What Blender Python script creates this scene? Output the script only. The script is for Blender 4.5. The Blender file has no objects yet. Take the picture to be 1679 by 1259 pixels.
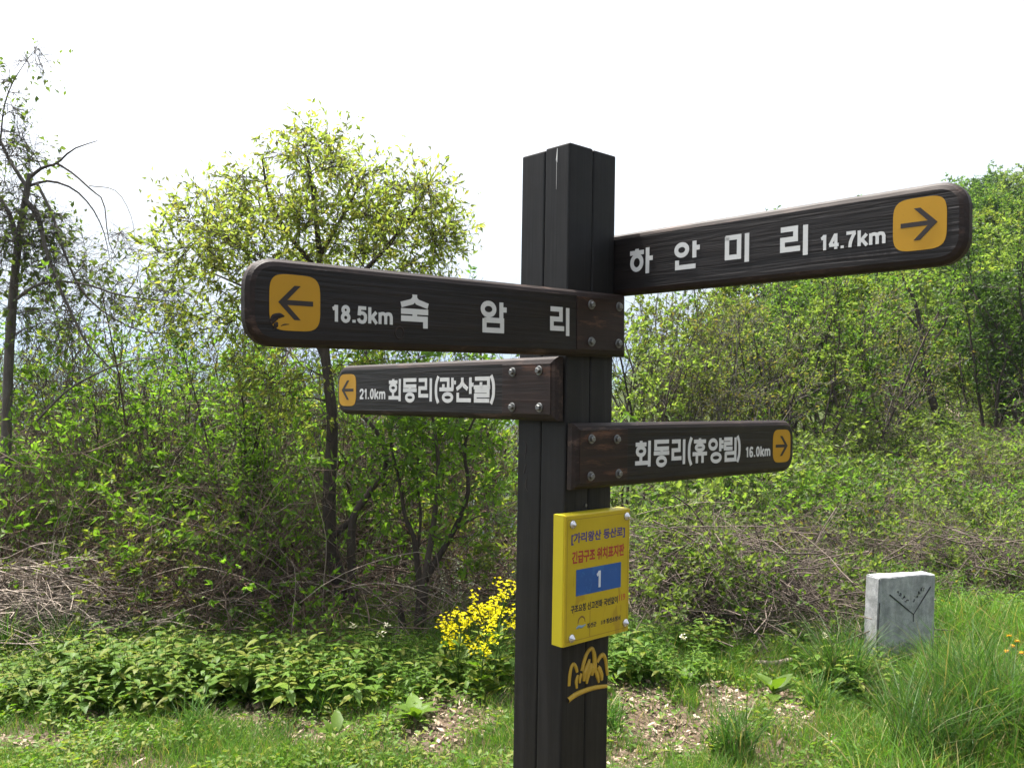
import bpy, bmesh, math, random
import numpy as np
from mathutils import Matrix, Vector

S = bpy.context.scene
COL = S.collection
R = math.radians

# ------------------------------------------------------------------ camera
EYE = 1.6
FPX = 1416.7
PITCH, ROLL = 0.009, 0.0161
cd = bpy.data.cameras.new('camera')
cam = bpy.data.objects.new('camera', cd)
COL.objects.link(cam)
cd.sensor_width = 36.0
cd.lens = FPX / 1679 * 36.0
cd.clip_start, cd.clip_end = 0.05, 8000
cam.matrix_world = Matrix.Translation((0, 0, EYE)) @ Matrix.Rotation(math.pi / 2 + PITCH, 4, 'X') @ Matrix.Rotation(ROLL, 4, 'Z')
S.camera = cam

# ------------------------------------------------------------------ light
SUN_AZ, SUN_EL = -47.0, 69.0            # azimuth from +Y towards +X
w = bpy.data.worlds.new('World')
S.world = w
w.use_nodes = True
nt = w.node_tree
sky = nt.nodes.new('ShaderNodeTexSky')
sky.sky_type = 'NISHITA'
sky.sun_disc = False
sky.sun_elevation = R(SUN_EL)
sky.sun_rotation = R(SUN_AZ)
sky.altitude = 0
sky.air_density = 1.0
sky.dust_density = 8.0
sky.ozone_density = 1.0
bg = nt.nodes['Background']
hz_s = nt.nodes.new('ShaderNodeHueSaturation')
hz_s.inputs['Saturation'].default_value = 0.4
nt.links.new(sky.outputs[0], hz_s.inputs['Color'])
nt.links.new(hz_s.outputs[0], bg.inputs[0])
bg.inputs[1].default_value = 0.148
sd = bpy.data.lights.new('sun', 'SUN')
sd.energy = 5.0
sd.angle = R(0.53)
sd.color = (1.0, 0.95, 0.87)
sun = bpy.data.objects.new('sun', sd)
COL.objects.link(sun)
az, el = R(SUN_AZ), R(SUN_EL)
SUNV = Vector((math.sin(az) * math.cos(el), math.cos(az) * math.cos(el), math.sin(el)))
sun.rotation_euler = SUNV.to_track_quat('Z', 'Y').to_euler()
sun.location = (0, 0, 30)
S.view_settings.view_transform = 'Standard'
S.view_settings.look = 'None'
S.view_settings.gamma = 1
S.view_settings.exposure = 1.3
S.view_settings.use_curve_mapping = False
S.cycles.max_bounces = 8
S.cycles.transparent_max_bounces = 8
S.cycles.caustics_reflective = False
S.cycles.caustics_refractive = False

CP, SP_ = math.cos(PITCH), math.sin(PITCH)
CR, SR = math.cos(ROLL), math.sin(ROLL)


def at(px, py, depth):
    """world point seen at photo coordinates (1679 wide) at a distance along +Y"""
    dx, dy = px - 839.5, py - 629.5
    u, v = (dx * CR + dy * SR) / FPX, (-dx * SR + dy * CR) / FPX
    d = (u, CP + v * SP_, SP_ - v * CP)
    t = depth / d[1]
    return np.array([d[0] * t, depth, EYE + d[2] * t])


# ------------------------------------------------------------------ terrain
def sstep(a, b, x):
    t = np.clip((x - a) / (b - a), 0, 1)
    return t * t * (3 - 2 * t)


def bumps(x, y):
    return (0.035 * np.sin(1.7 * x + 0.6) * np.sin(1.3 * y + 1.1) + 0.02 * np.sin(3.9 * x + 2.2 * y)
            + 0.012 * np.sin(7.3 * x - 5.1 * y + 1.0))


def ground_z(x, y):
    x, y = np.asarray(x, float), np.asarray(y, float)
    right = sstep(-0.02, 0.16, x / np.maximum(y, 1.0))
    rise = 0.075 * np.clip(y - 7, 0, 60) * right
    t = np.clip(x - 11.5 - 0.04 * np.clip(y - 40, 0, 400), 0, None)
    hill = 0.37 * t * sstep(22, 38, y) + 0.12 * t * (1 - sstep(22, 38, y))
    hill = 70 * np.tanh(hill / 70)
    drop = -(np.clip(y - 6.4, 0, 3) * 0.22 + np.clip(y - 9.0, 0, 190) * 0.36) * (1 - right)
    tuft = 0.05 * sstep(1.4, 2.6, x) * sstep(5.5, 4.2, y)
    return rise + hill + drop + tuft + bumps(x, y) * sstep(0.5, 3, y)


def gz(x, y):
    return float(ground_z(x, y))


# ------------------------------------------------------------------ materials
def mat(name):
    m = bpy.data.materials.new(name)
    m.use_nodes = True
    return m, m.node_tree, m.node_tree.nodes['Principled BSDF']


def ramp(nt, stops, fac=None, interp='LINEAR'):
    r = nt.nodes.new('ShaderNodeValToRGB')
    r.color_ramp.interpolation = interp
    e = r.color_ramp.elements
    while len(e) < len(stops):
        e.new(0.5)
    for i, (p, c) in enumerate(stops):
        e[i].position = p
        e[i].color = (*c, 1) if len(c) == 3 else c
    if fac is not None:
        nt.links.new(fac, r.inputs[0])
    return r


def noise(nt, vec=None, scale=5, detail=4, rough=0.5, dist=0.0):
    n = nt.nodes.new('ShaderNodeTexNoise')
    n.inputs['Scale'].default_value = scale
    n.inputs['Detail'].default_value = detail
    n.inputs['Roughness'].default_value = rough
    n.inputs['Distortion'].default_value = dist
    if vec is not None:
        nt.links.new(vec, n.inputs['Vector'])
    return n


def mapping(nt, scale, loc=(0, 0, 0), coord='Object'):
    tc = nt.nodes.new('ShaderNodeTexCoord')
    mp = nt.nodes.new('ShaderNodeMapping')
    mp.inputs['Scale'].default_value = scale
    mp.inputs['Location'].default_value = loc
    nt.links.new(tc.outputs[coord], mp.inputs['Vector'])
    return mp.outputs[0]


def mix(nt, fac, a, b, blend='MIX'):
    m = nt.nodes.new('ShaderNodeMix')
    m.data_type = 'RGBA'
    m.blend_type = blend
    for sock, v in ((m.inputs[0], fac), (m.inputs[6], a), (m.inputs[7], b)):
        if hasattr(v, 'links'):
            nt.links.new(v, sock)
        else:
            sock.default_value = v if not isinstance(v, tuple) else (*v, 1)
    return m.outputs[2]


def leaf_mat(name, cols, trans=0.55, tmul=(1.8, 1.85, 0.85), rough=0.5, spec=0.22):
    m, nt, b = mat(name)
    g = nt.nodes.new('ShaderNodeNewGeometry')
    n = len(cols)
    r = ramp(nt, [((i + 0.5) / n, c) for i, c in enumerate(cols)], g.outputs['Random Per Island'])
    oi = nt.nodes.new('ShaderNodeObjectInfo')
    mr = nt.nodes.new('ShaderNodeMapRange')
    nt.links.new(oi.outputs['Random'], mr.inputs[0])
    mr.inputs[3].default_value = 0.8
    mr.inputs[4].default_value = 1.2
    hs = nt.nodes.new('ShaderNodeHueSaturation')
    nt.links.new(r.outputs[0], hs.inputs['Color'])
    nt.links.new(mr.outputs[0], hs.inputs['Value'])
    nt.links.new(hs.outputs[0], b.inputs['Base Color'])
    b.inputs['Roughness'].default_value = rough
    b.inputs['Specular IOR Level'].default_value = spec
    t = nt.nodes.new('ShaderNodeBsdfTranslucent')
    c2 = mix(nt, 1.0, hs.outputs[0], tmul, 'MULTIPLY')
    nt.links.new(c2, t.inputs[0])
    mx = nt.nodes.new('ShaderNodeMixShader')
    mx.inputs[0].default_value = trans
    out = nt.nodes['Material Output']
    nt.links.new(b.outputs[0], mx.inputs[1])
    nt.links.new(t.outputs[0], mx.inputs[2])
    nt.links.new(mx.outputs[0], out.inputs[0])
    return m


def bark_mat(name, c1, c2, scale=30, rough=0.85):
    m, nt, b = mat(name)
    v = mapping(nt, (1, 1, 0.25), coord='Object')
    n = noise(nt, v, scale, 5, 0.65)
    g = nt.nodes.new('ShaderNodeNewGeometry')
    add = nt.nodes.new('ShaderNodeMath')
    add.operation = 'MULTIPLY_ADD'
    nt.links.new(g.outputs['Random Per Island'], add.inputs[0])
    add.inputs[1].default_value = 0.5
    nt.links.new(n.outputs[0], add.inputs[2])
    r = ramp(nt, [(0.35, c1), (0.95, c2)], add.outputs[0])
    nt.links.new(r.outputs[0], b.inputs['Base Color'])
    b.inputs['Roughness'].default_value = rough
    b.inputs['Specular IOR Level'].default_value = 0.2
    bp = nt.nodes.new('ShaderNodeBump')
    bp.inputs['Strength'].default_value = 0.6
    bp.inputs['Distance'].default_value = 0.01
    nt.links.new(n.outputs[0], bp.inputs['Height'])
    nt.links.new(bp.outputs[0], b.inputs['Normal'])
    return m


def wood_mat(name, dark, light, axis='X', ridge=1.0, rough=(0.45, 0.7), wear=None, scale=1.0):
    """stained timber: weathered grain ridges along one axis"""
    m, nt, b = mat(name)
    s = {'X': (2.2, 55, 55), 'Z': (45, 45, 1.6)}[axis]
    v = mapping(nt, tuple(k * scale for k in s))
    n1 = noise(nt, v, 1.0, 3, 0.55, 0.9)
    s2 = {'X': (8, 240, 240), 'Z': (220, 220, 7)}[axis]
    n2 = noise(nt, mapping(nt, s2), 1.0, 2, 0.6)
    big = noise(nt, mapping(nt, (3, 3, 3)), 2.2, 4, 0.6)
    h = nt.nodes.new('ShaderNodeMath')
    h.operation = 'MULTIPLY_ADD'
    nt.links.new(n2.outputs[0], h.inputs[0])
    h.inputs[1].default_value = 0.25
    nt.links.new(n1.outputs[0], h.inputs[2])
    r = ramp(nt, [(0.45, dark), (0.78, light)], h.outputs[0])
    col = mix(nt, big.outputs[0], r.outputs[0], tuple(0.55 * d for d in dark))
    if axis == 'Z':
        fd = noise(nt, mapping(nt, (14, 14, 0.9)), 1.0, 4, 0.6)
        fr = ramp(nt, [(0.5, (0, 0, 0)), (0.75, (1, 1, 1))], fd.outputs[0])
        col = mix(nt, fr.outputs[0], col, tuple(1.7 * k for k in light))
        ck = noise(nt, mapping(nt, (120, 120, 1.3)), 1.0, 2, 0.5)
        cr = ramp(nt, [(0.70, (0, 0, 0)), (0.74, (1, 1, 1))], ck.outputs[0])
        col = mix(nt, cr.outputs[0], col, (0.003, 0.003, 0.003))
    if wear:
        wn = noise(nt, mapping(nt, {'X': (6, 26, 26), 'Z': (30, 30, 5)}[axis]), 1.0, 5, 0.7)
        wr = ramp(nt, [(0.56, (0, 0, 0)), (0.70, (1, 1, 1))], wn.outputs[0])
        col = mix(nt, wr.outputs[0], col, wear)
    nt.links.new(col, b.inputs['Base Color'])
    rr = nt.nodes.new('ShaderNodeMapRange')
    nt.links.new(big.outputs[0], rr.inputs[0])
    rr.inputs[3].default_value, rr.inputs[4].default_value = rough
    nt.links.new(rr.outputs[0], b.inputs['Roughness'])
    b.inputs['Specular IOR Level'].default_value = 0.3
    bp = nt.nodes.new('ShaderNodeBump')
    bp.inputs['Strength'].default_value = 0.75 * ridge
    bp.inputs['Distance'].default_value = 0.004
    nt.links.new(h.outputs[0], bp.inputs['Height'])
    nt.links.new(bp.outputs[0], b.inputs['Normal'])
    return m


def paint_mat(name, col, chip=None, rough=0.5, amount=0.66, var=0.15, cscale=(60, 400, 400)):
    m, nt, b = mat(name)
    n = noise(nt, mapping(nt, (9, 9, 9)), 1.5, 5, 0.6)
    c = mix(nt, n.outputs[0], tuple(min(1, k * (1 + var)) for k in col), tuple(k * (1 - var) for k in col))
    if chip:
        v = mapping(nt, cscale)
        w1 = noise(nt, v, 1.0, 4, 0.65, 0.6)
        r = ramp(nt, [(amount, (0, 0, 0)), (amount + 0.05, (1, 1, 1))], w1.outputs[0])
        c = mix(nt, r.outputs[0], c, chip)
    nt.links.new(c, b.inputs['Base Color'])
    b.inputs['Roughness'].default_value = rough
    b.inputs['Specular IOR Level'].default_value = 0.35
    return m


def metal_mat(name, col, rough):
    m, nt, b = mat(name)
    n = noise(nt, mapping(nt, (300, 300, 300)), 1.0, 3, 0.6)
    c = mix(nt, n.outputs[0], col, tuple(k * 0.6 for k in col))
    nt.links.new(c, b.inputs['Base Color'])
    b.inputs['Metallic'].default_value = 0.9
    b.inputs['Roughness'].default_value = rough
    return m


M = {}
M['post'] = wood_mat('post_wood', (0.0065, 0.0062, 0.0062), (0.0135, 0.0127, 0.0127), 'Z', 0.3, (0.5, 0.7))
M['board'] = wood_mat('board_wood', (0.0055, 0.0042, 0.0042), (0.018, 0.0125, 0.0112), 'X', 0.85, (0.4, 0.62))
M['pad'] = wood_mat('pad_wood', (0.014, 0.0062, 0.0046), (0.032, 0.0135, 0.009), 'X', 0.35, (0.45, 0.62), (0.085, 0.038, 0.022))
M['edge'] = wood_mat('edge_wood', (0.013, 0.0072, 0.0056), (0.030, 0.0165, 0.0125), 'X', 0.6, (0.5, 0.7), (0.075, 0.046, 0.036))
M['white'] = paint_mat('sign_white_paint', (0.55, 0.56, 0.555), (0.10, 0.10, 0.09), 0.5, 0.67)
M['amber'] = paint_mat('badge_amber_paint', (0.40, 0.212, 0.004), (0.2, 0.08, 0.01), 0.45, 0.70, 0.10, (220, 30, 220))
M['arrow'] = paint_mat('arrow_dark_paint', (0.022, 0.016, 0.015), None, 0.55)
M['bolt'] = metal_mat('zinc_bolt', (0.22, 0.225, 0.22), 0.5)
M['chrome'] = metal_mat('bright_nut', (0.72, 0.72, 0.73), 0.22)
M['plate'] = paint_mat('plate_yellow', (0.42, 0.315, 0.012), (0.34, 0.235, 0.016), 0.32, 0.6, 0.14, (26, 7, 26))
M['plateside'] = paint_mat('plate_side_yellow', (0.44, 0.37, 0.012), (0.25, 0.22, 0.04), 0.5, 0.70, 0.08, (18, 18, 18))
M['violet'] = paint_mat('text_violet', (0.045, 0.03, 0.17), None, 0.4)
M['red'] = paint_mat('text_red', (0.30, 0.035, 0.03), None, 0.4)
M['faded'] = paint_mat('text_faded_red', (0.36, 0.085, 0.03), None, 0.4)
M['black'] = paint_mat('text_black', (0.025, 0.022, 0.03), None, 0.4)
M['blue'] = paint_mat('panel_blue', (0.012, 0.075, 0.27), (0.02, 0.10, 0.30), 0.35, 0.55, 0.2, (20, 20, 20))
M['pale'] = paint_mat('figure_pale', (0.55, 0.60, 0.66), None, 0.4)
M['bluegrey'] = paint_mat('logo_bluegrey', (0.16, 0.26, 0.36), None, 0.45)
M['brownline'] = paint_mat('seam_brown', (0.16, 0.09, 0.03), None, 0.6)
M['gold'] = paint_mat('carving_gold', (0.42, 0.27, 0.03), (0.62, 0.50, 0.2), 0.42, 0.64, 0.25, (60, 60, 60))

M['bark'] = bark_mat('bark_dark', (0.016, 0.0125, 0.0105), (0.075, 0.06, 0.05), 45)
M['barkgrey'] = bark_mat('bark_grey', (0.035, 0.03, 0.027), (0.14, 0.125, 0.11), 40)
M['stem'] = bark_mat('stem_brown', (0.032, 0.022, 0.016), (0.165, 0.122, 0.095))
M['cane'] = bark_mat('cane_red', (0.045, 0.022, 0.016), (0.18, 0.11, 0.085))
M['dead'] = bark_mat('dead_twig', (0.018, 0.014, 0.0115), (0.15, 0.12, 0.10), 20)
M['straw'] = bark_mat('straw_twig', (0.055, 0.043, 0.036), (0.36, 0.30, 0.25), 20)
M['greenstem'] = leaf_mat('green_stem', [(0.05, 0.10, 0.02), (0.07, 0.12, 0.025)], 0.2)

M['lf_new'] = leaf_mat('leaf_spring_yellow', [(0.115, 0.165, 0.03), (0.15, 0.185, 0.034), (0.09, 0.14, 0.026), (0.15, 0.15, 0.045), (0.125, 0.175, 0.03)])
M['lf_crown'] = leaf_mat('leaf_crown', [(0.125, 0.165, 0.042), (0.15, 0.18, 0.048), (0.105, 0.145, 0.036), (0.15, 0.135, 0.05), (0.13, 0.17, 0.042)], 0.66)
M['lf_bright'] = leaf_mat('leaf_bright_green', [(0.085, 0.17, 0.022), (0.115, 0.195, 0.028), (0.065, 0.135, 0.02), (0.10, 0.18, 0.026)])
M['lf_mid'] = leaf_mat('leaf_mid_green', [(0.06, 0.12, 0.022), (0.082, 0.145, 0.028), (0.046, 0.095, 0.02), (0.095, 0.145, 0.03)])
M['lf_pale'] = leaf_mat('leaf_pale_green', [(0.11, 0.16, 0.045), (0.085, 0.135, 0.03), (0.13, 0.18, 0.05), (0.10, 0.13, 0.04)])
M['lf_deep'] = leaf_mat('leaf_deep_green', [(0.04, 0.078, 0.02), (0.058, 0.10, 0.024), (0.033, 0.062, 0.018)])
M['lf_olive'] = leaf_mat('leaf_olive', [(0.085, 0.105, 0.03), (0.10, 0.12, 0.03), (0.07, 0.09, 0.025), (0.12, 0.10, 0.035)])
M['herb'] = leaf_mat('leaf_herb', [(0.070, 0.145, 0.016), (0.095, 0.17, 0.020), (0.055, 0.115, 0.015), (0.12, 0.185, 0.022), (0.15, 0.17, 0.03)], 0.42)
M['grass'] = leaf_mat('grass_blade', [(0.05, 0.13, 0.018), (0.075, 0.16, 0.022), (0.04, 0.105, 0.018), (0.10, 0.165, 0.03), (0.06, 0.14, 0.018), (0.07, 0.15, 0.02), (0.22, 0.19, 0.085)], 0.4)
M['grassdeep'] = leaf_mat('grass_deep', [(0.04, 0.105, 0.022), (0.058, 0.13, 0.025), (0.035, 0.085, 0.02), (0.075, 0.145, 0.03), (0.05, 0.12, 0.022), (0.045, 0.11, 0.022), (0.18, 0.17, 0.08)], 0.4)
M['petal'] = leaf_mat('petal_yellow', [(0.78, 0.70, 0.010), (0.82, 0.76, 0.014), (0.74, 0.64, 0.010)], 0.35, (1, 1, 0.4))
M['orange'] = leaf_mat('petal_orange', [(0.75, 0.36, 0.008), (0.82, 0.45, 0.01)], 0.3, (1, 0.9, 0.4))
M['cream'] = leaf_mat('petal_cream', [(0.62, 0.60, 0.42), (0.70, 0.68, 0.5)], 0.3, (1, 1, 0.8))


def chips_mat():
    m, nt, b = mat('wood_chips')
    g = nt.nodes.new('ShaderNodeNewGeometry')
    r = ramp(nt, [(0.1, (0.08, 0.05, 0.034)), (0.4, (0.20, 0.14, 0.10)), (0.75, (0.33, 0.25, 0.18)), (0.97, (0.46, 0.385, 0.30))], g.outputs['Random Per Island'])
    nt.links.new(r.outputs[0], b.inputs['Base Color'])
    b.inputs['Roughness'].default_value = 0.8
    return m


M['chips'] = chips_mat()


def soil_mat():
    m, nt, b = mat('soil')
    v = mapping(nt, (1, 1, 1))
    n = noise(nt, v, 3.0, 8, 0.65)
    f = noise(nt, v, 38.0, 5, 0.7)
    r = ramp(nt, [(0.3, (0.055, 0.04, 0.028)), (0.55, (0.11, 0.082, 0.056)), (0.75, (0.17, 0.125, 0.088))], f.outputs[0])
    gr = ramp(nt, [(0.4, (0, 0, 0)), (0.62, (1, 1, 1))], n.outputs[0])
    c = mix(nt, gr.outputs[0], r.outputs[0], (0.055, 0.062, 0.024))
    at_ = nt.nodes.new('ShaderNodeAttribute')
    at_.attribute_name = 'dry'
    ug = nt.nodes.new('ShaderNodeAttribute')
    ug.attribute_name = 'under'
    ugc = ramp(nt, [(0.3, (0.03, 0.045, 0.014)), (0.7, (0.06, 0.075, 0.025))], f.outputs[0])
    c = mix(nt, ug.outputs['Fac'], c, ugc.outputs[0])
    dr = ramp(nt, [(0.35, (0.06, 0.042, 0.03)), (0.7, (0.19, 0.14, 0.10))], f.outputs[0])
    c = mix(nt, at_.outputs['Fac'], c, dr.outputs[0])
    nt.links.new(c, b.inputs['Base Color'])
    b.inputs['Roughness'].default_value = 0.95
    b.inputs['Specular IOR Level'].default_value = 0.1
    bp = nt.nodes.new('ShaderNodeBump')
    bp.inputs['Strength'].default_value = 0.8
    bp.inputs['Distance'].default_value = 0.03
    nt.links.new(f.outputs[0], bp.inputs['Height'])
    nt.links.new(bp.outputs[0], b.inputs['Normal'])
    return m


M['soil'] = soil_mat()


def hill_mat():
    m, nt, b = mat('wooded_hills')
    n = noise(nt, mapping(nt, (1, 1, 1)), 0.02, 8, 0.7)
    r = ramp(nt, [(0.35, (0.02, 0.04, 0.014)), (0.65, (0.06, 0.09, 0.025))], n.outputs[0])
    nt.links.new(r.outputs[0], b.inputs['Base Color'])
    b.inputs['Roughness'].default_value = 1.0
    b.inputs['Specular IOR Level'].default_value = 0.0
    return m


M['hills'] = hill_mat()


def trail_mat():
    m, nt, b = mat('trail_dirt')
    n = noise(nt, mapping(nt, (1, 1, 1)), 9.0, 6, 0.7)
    r = ramp(nt, [(0.3, (0.16, 0.125, 0.085)), (0.7, (0.30, 0.25, 0.18))], n.outputs[0])
    nt.links.new(r.outputs[0], b.inputs['Base Color'])
    b.inputs['Roughness'].default_value = 0.95
    return m


M['trail'] = trail_mat()


def granite_mat():
    m, nt, b = mat('granite')
    v = mapping(nt, (1, 1, 1))
    n = noise(nt, v, 260, 3, 0.7)
    s = noise(nt, v, 11, 6, 0.7)
    st = noise(nt, mapping(nt, (30, 30, 4)), 1.0, 4, 0.6)
    r = ramp(nt, [(0.3, (0.25, 0.255, 0.265)), (0.5, (0.385, 0.39, 0.40)), (0.72, (0.52, 0.525, 0.53))], n.outputs[0])
    d = ramp(nt, [(0.38, (0.55, 0.56, 0.56)), (0.6, (1, 1, 1))], s.outputs[0])
    d2 = ramp(nt, [(0.35, (0.82, 0.82, 0.82)), (0.6, (1, 1, 1))], st.outputs[0])
    c = mix(nt, 1.0, mix(nt, 1.0, r.outputs[0], d.outputs[0], 'MULTIPLY'), d2.outputs[0], 'MULTIPLY')
    nt.links.new(c, b.inputs['Base Color'])
    b.inputs['Roughness'].default_value = 0.75
    bp = nt.nodes.new('ShaderNodeBump')
    bp.inputs['Strength'].default_value = 0.25
    bp.inputs['Distance'].default_value = 0.003
    nt.links.new(n.outputs[0], bp.inputs['Height'])
    nt.links.new(bp.outputs[0], b.inputs['Normal'])
    return m


M['granite'] = granite_mat()
M['groove'] = paint_mat('groove_dark', (0.03, 0.03, 0.032), None, 0.9)


# ------------------------------------------------------------------ object helpers
def link(o, parent=None):
    COL.objects.link(o)
    if parent is not None:
        o.parent = parent
    return o


def tag(o, label=None, cat=None, group=None, kind=None):
    for k, v in (('label', label), ('category', cat), ('group', group), ('kind', kind)):
        if v:
            o[k] = v
    return o


def empty(name, loc=(0, 0, 0), rz=0.0, label=None, cat=None, group=None):
    o = bpy.data.objects.new(name, None)
    o.location = loc
    o.rotation_euler = (0, 0, rz)
    o.empty_display_size = 0.1
    link(o)
    return tag(o, label, cat, group)


def raw_mesh(name, V, F, mats, smooth=False, matidx=None):
    """V (N,3), F (M,3) triangles"""
    V = np.asarray(V, np.float32)
    F = np.asarray(F, np.int32)
    me = bpy.data.meshes.new(name)
    me.vertices.add(len(V))
    me.vertices.foreach_set('co', V.ravel())
    me.loops.add(F.size)
    me.loops.foreach_set('vertex_index', F.ravel())
    me.polygons.add(len(F))
    me.polygons.foreach_set('loop_start', np.arange(0, F.size, 3, dtype=np.int32))
    me.polygons.foreach_set('loop_total', np.full(len(F), 3, np.int32))
    if smooth:
        me.polygons.foreach_set('use_smooth', np.ones(len(F), bool))
    for m in (mats if isinstance(mats, (list, tuple)) else [mats]):
        me.materials.append(m)
    if matidx is not None:
        me.polygons.foreach_set('material_index', np.asarray(matidx, np.int32))
    me.update(calc_edges=True)
    return me


def raw_obj(name, V, F, m, parent=None, smooth=False):
    return link(bpy.data.objects.new(name, raw_mesh(name, V, F, m, smooth)), parent)


def bm_obj(name, bm, mats, parent=None, smooth=False):
    me = bpy.data.meshes.new(name)
    bmesh.ops.recalc_face_normals(bm, faces=bm.faces)
    bm.to_mesh(me)
    bm.free()
    for m in (mats if isinstance(mats, (list, tuple)) else [mats]):
        me.materials.append(m)
    if smooth:
        for p in me.polygons:
            p.use_smooth = True
    return link(bpy.data.objects.new(name, me), parent)


def children(o):
    return list(o.children)


def copy_tree(o, parent=None):
    c = o.copy()
    COL.objects.link(c)
    c.parent = parent
    for ch in children(o):
        copy_tree(ch, c)
    return c


class Acc:
    def __init__(self):
        self.V, self.F, self.n = [], [], 0

    def add(self, V, F):
        if len(V) == 0:
            return
        self.V.append(np.asarray(V, np.float32))
        self.F.append(np.asarray(F, np.int64) + self.n)
        self.n += len(V)

    def obj(self, name, m, parent=None, smooth=False):
        return raw_obj(name, np.concatenate(self.V), np.concatenate(self.F), m, parent, smooth)


def unit(a):
    return a / np.maximum(np.linalg.norm(a, axis=-1, keepdims=True), 1e-9)


def tubes(P, Rad, sides=4):
    """P (N,n,3) polylines, Rad (N,n) -> triangles"""
    P = np.asarray(P, float)
    N, n, _ = P.shape
    T = np.empty_like(P)
    T[:, 1:-1] = P[:, 2:] - P[:, :-2]
    T[:, 0] = P[:, 1] - P[:, 0]
    T[:, -1] = P[:, -1] - P[:, -2]
    T = unit(T)
    ref = np.where(np.abs(T[:, :1, 2:3]) > 0.8, np.array([1.0, 0.13, 0.0]), np.array([0.05, 0.1, 1.0]))
    ref = np.broadcast_to(ref, T.shape)
    A = unit(np.cross(T, ref))
    B = np.cross(T, A)
    ang = np.arange(sides) * 2 * math.pi / sides
    ring = (P[:, :, None, :] + Rad[:, :, None, None] * (A[:, :, None, :] * np.cos(ang)[None, None, :, None] + B[:, :, None, :] * np.sin(ang)[None, None, :, None]))
    V = ring.reshape(-1, 3)
    base = (np.arange(N) * n * sides)[:, None, None]
    i = (np.arange(n - 1) * sides)[None, :, None]
    k = np.arange(sides)[None, None, :]
    k2 = (np.arange(sides) + 1) % sides
    k2 = k2[None, None, :]
    a, b, c, d = base + i + k, base + i + k2, base + i + sides + k2, base + i + sides + k
    F = np.stack([np.stack([a, b, c], -1), np.stack([a, c, d], -1)], 3).reshape(-1, 3)
    return V, F


def tube(pts, rad, sides=7):
    return tubes(np.asarray([pts], float), np.asarray([rad], float), sides)


def smooth_line(pts, n):
    """Catmull-Rom resample of a polyline"""
    p = np.asarray(pts, float)
    p = np.vstack([2 * p[0] - p[1], p, 2 * p[-1] - p[-2]])
    m = len(p) - 3
    out = []
    for s in np.linspace(0, m - 1e-6, n):
        i = int(s)
        t = s - i
        a, b, c, d = p[i:i + 4]
        out.append(0.5 * (2 * b + (c - a) * t + (2 * a - 5 * b + 4 * c - d) * t * t + (3 * b - a - 3 * c + d) * t ** 3))
    return np.array(out)


def leaves(P, D, Nn, L, W, fold=0.25, droop=0.0):
    """folded diamond leaves, 4 triangles each"""
    P, D, Nn = np.asarray(P, float), unit(np.asarray(D, float)), np.asarray(Nn, float)
    Sd = unit(np.cross(D, Nn))
    Up = np.cross(Sd, D)
    L = np.broadcast_to(np.asarray(L, float).reshape(-1, 1), (len(P), 1))
    W = np.broadcast_to(np.asarray(W, float).reshape(-1, 1), (len(P), 1))
    base = P
    mid = P + D * L * 0.45 - Up * W * fold
    tip = P + D * L - Up * L * droop
    a = P + D * L * 0.42 + Sd * W * 0.5 + Up * W * 0.1
    b = P + D * L * 0.42 - Sd * W * 0.5 + Up * W * 0.1
    V = np.stack([base, a, mid, b, tip], 1).reshape(-1, 3)
    o = (np.arange(len(P)) * 5)[:, None, None]
    F = (np.array([[0, 1, 2], [2, 1, 4], [0, 2, 3], [3, 2, 4]])[None] + o).reshape(-1, 3)
    return V, F


def grow(rng, P0, D0, L, n, wander=0.25, trop=(0, 0, 0.0)):
    P = [np.asarray(P0, float)]
    D = unit(np.asarray(D0, float))
    L = np.broadcast_to(np.asarray(L, float).reshape(-1, 1), (len(D), 1))
    for i in range(n - 1):
        D = unit(D + rng.normal(0, wander, D.shape) + np.asarray(trop))
        P.append(P[-1] + D * L / (n - 1))
    return np.stack(P, 1)


def sprout(rng, par, prad, k, t0, t1, ang, spread=0.35):
    """k children on each parent polyline: start points, directions, parent radius there"""
    N, n, _ = par.shape
    t = rng.uniform(t0, t1, (N, k)) * (n - 1)
    i = np.minimum(t.astype(int), n - 2)
    f = (t - i)[..., None]
    idx = np.arange(N)[:, None]
    A, B = par[idx, i], par[idx, i + 1]
    p = (A * (1 - f) + B * f).reshape(-1, 3)
    d = unit(B - A).reshape(-1, 3)
    r = (prad[idx, i] * (1 - f[..., 0]) + prad[idx, i + 1] * f[..., 0]).reshape(-1)
    rnd = unit(rng.normal(0, 1, d.shape))
    per = unit(np.cross(d, rnd))
    a = rng.normal(ang, spread, (len(d), 1))
    return p, unit(d * np.cos(a) + per * np.sin(a)), r, (t / (n - 1)).reshape(-1)


def taper(r0, n, end=0.35):
    return np.asarray(r0, float).reshape(-1, 1) * np.linspace(1, end, n)[None, :]


def leaf_on(rng, tw, k, size, ratio=0.45, t0=0.25, upness=0.8, out=0.9, var=0.3, droop=0.1, fold=0.25):
    """leaves along twigs"""
    rad = np.zeros(tw.shape[:2])
    p, d, _, _ = sprout(rng, tw, rad, k, t0, 1.0, out, 0.4)
    nrm = rng.normal(0, 0.6, p.shape) + np.array([0, 0, upness])
    L = size * rng.uniform(1 - var, 1 + var, len(p))
    return leaves(p, d, nrm, L, L * ratio, fold, droop)


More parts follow.
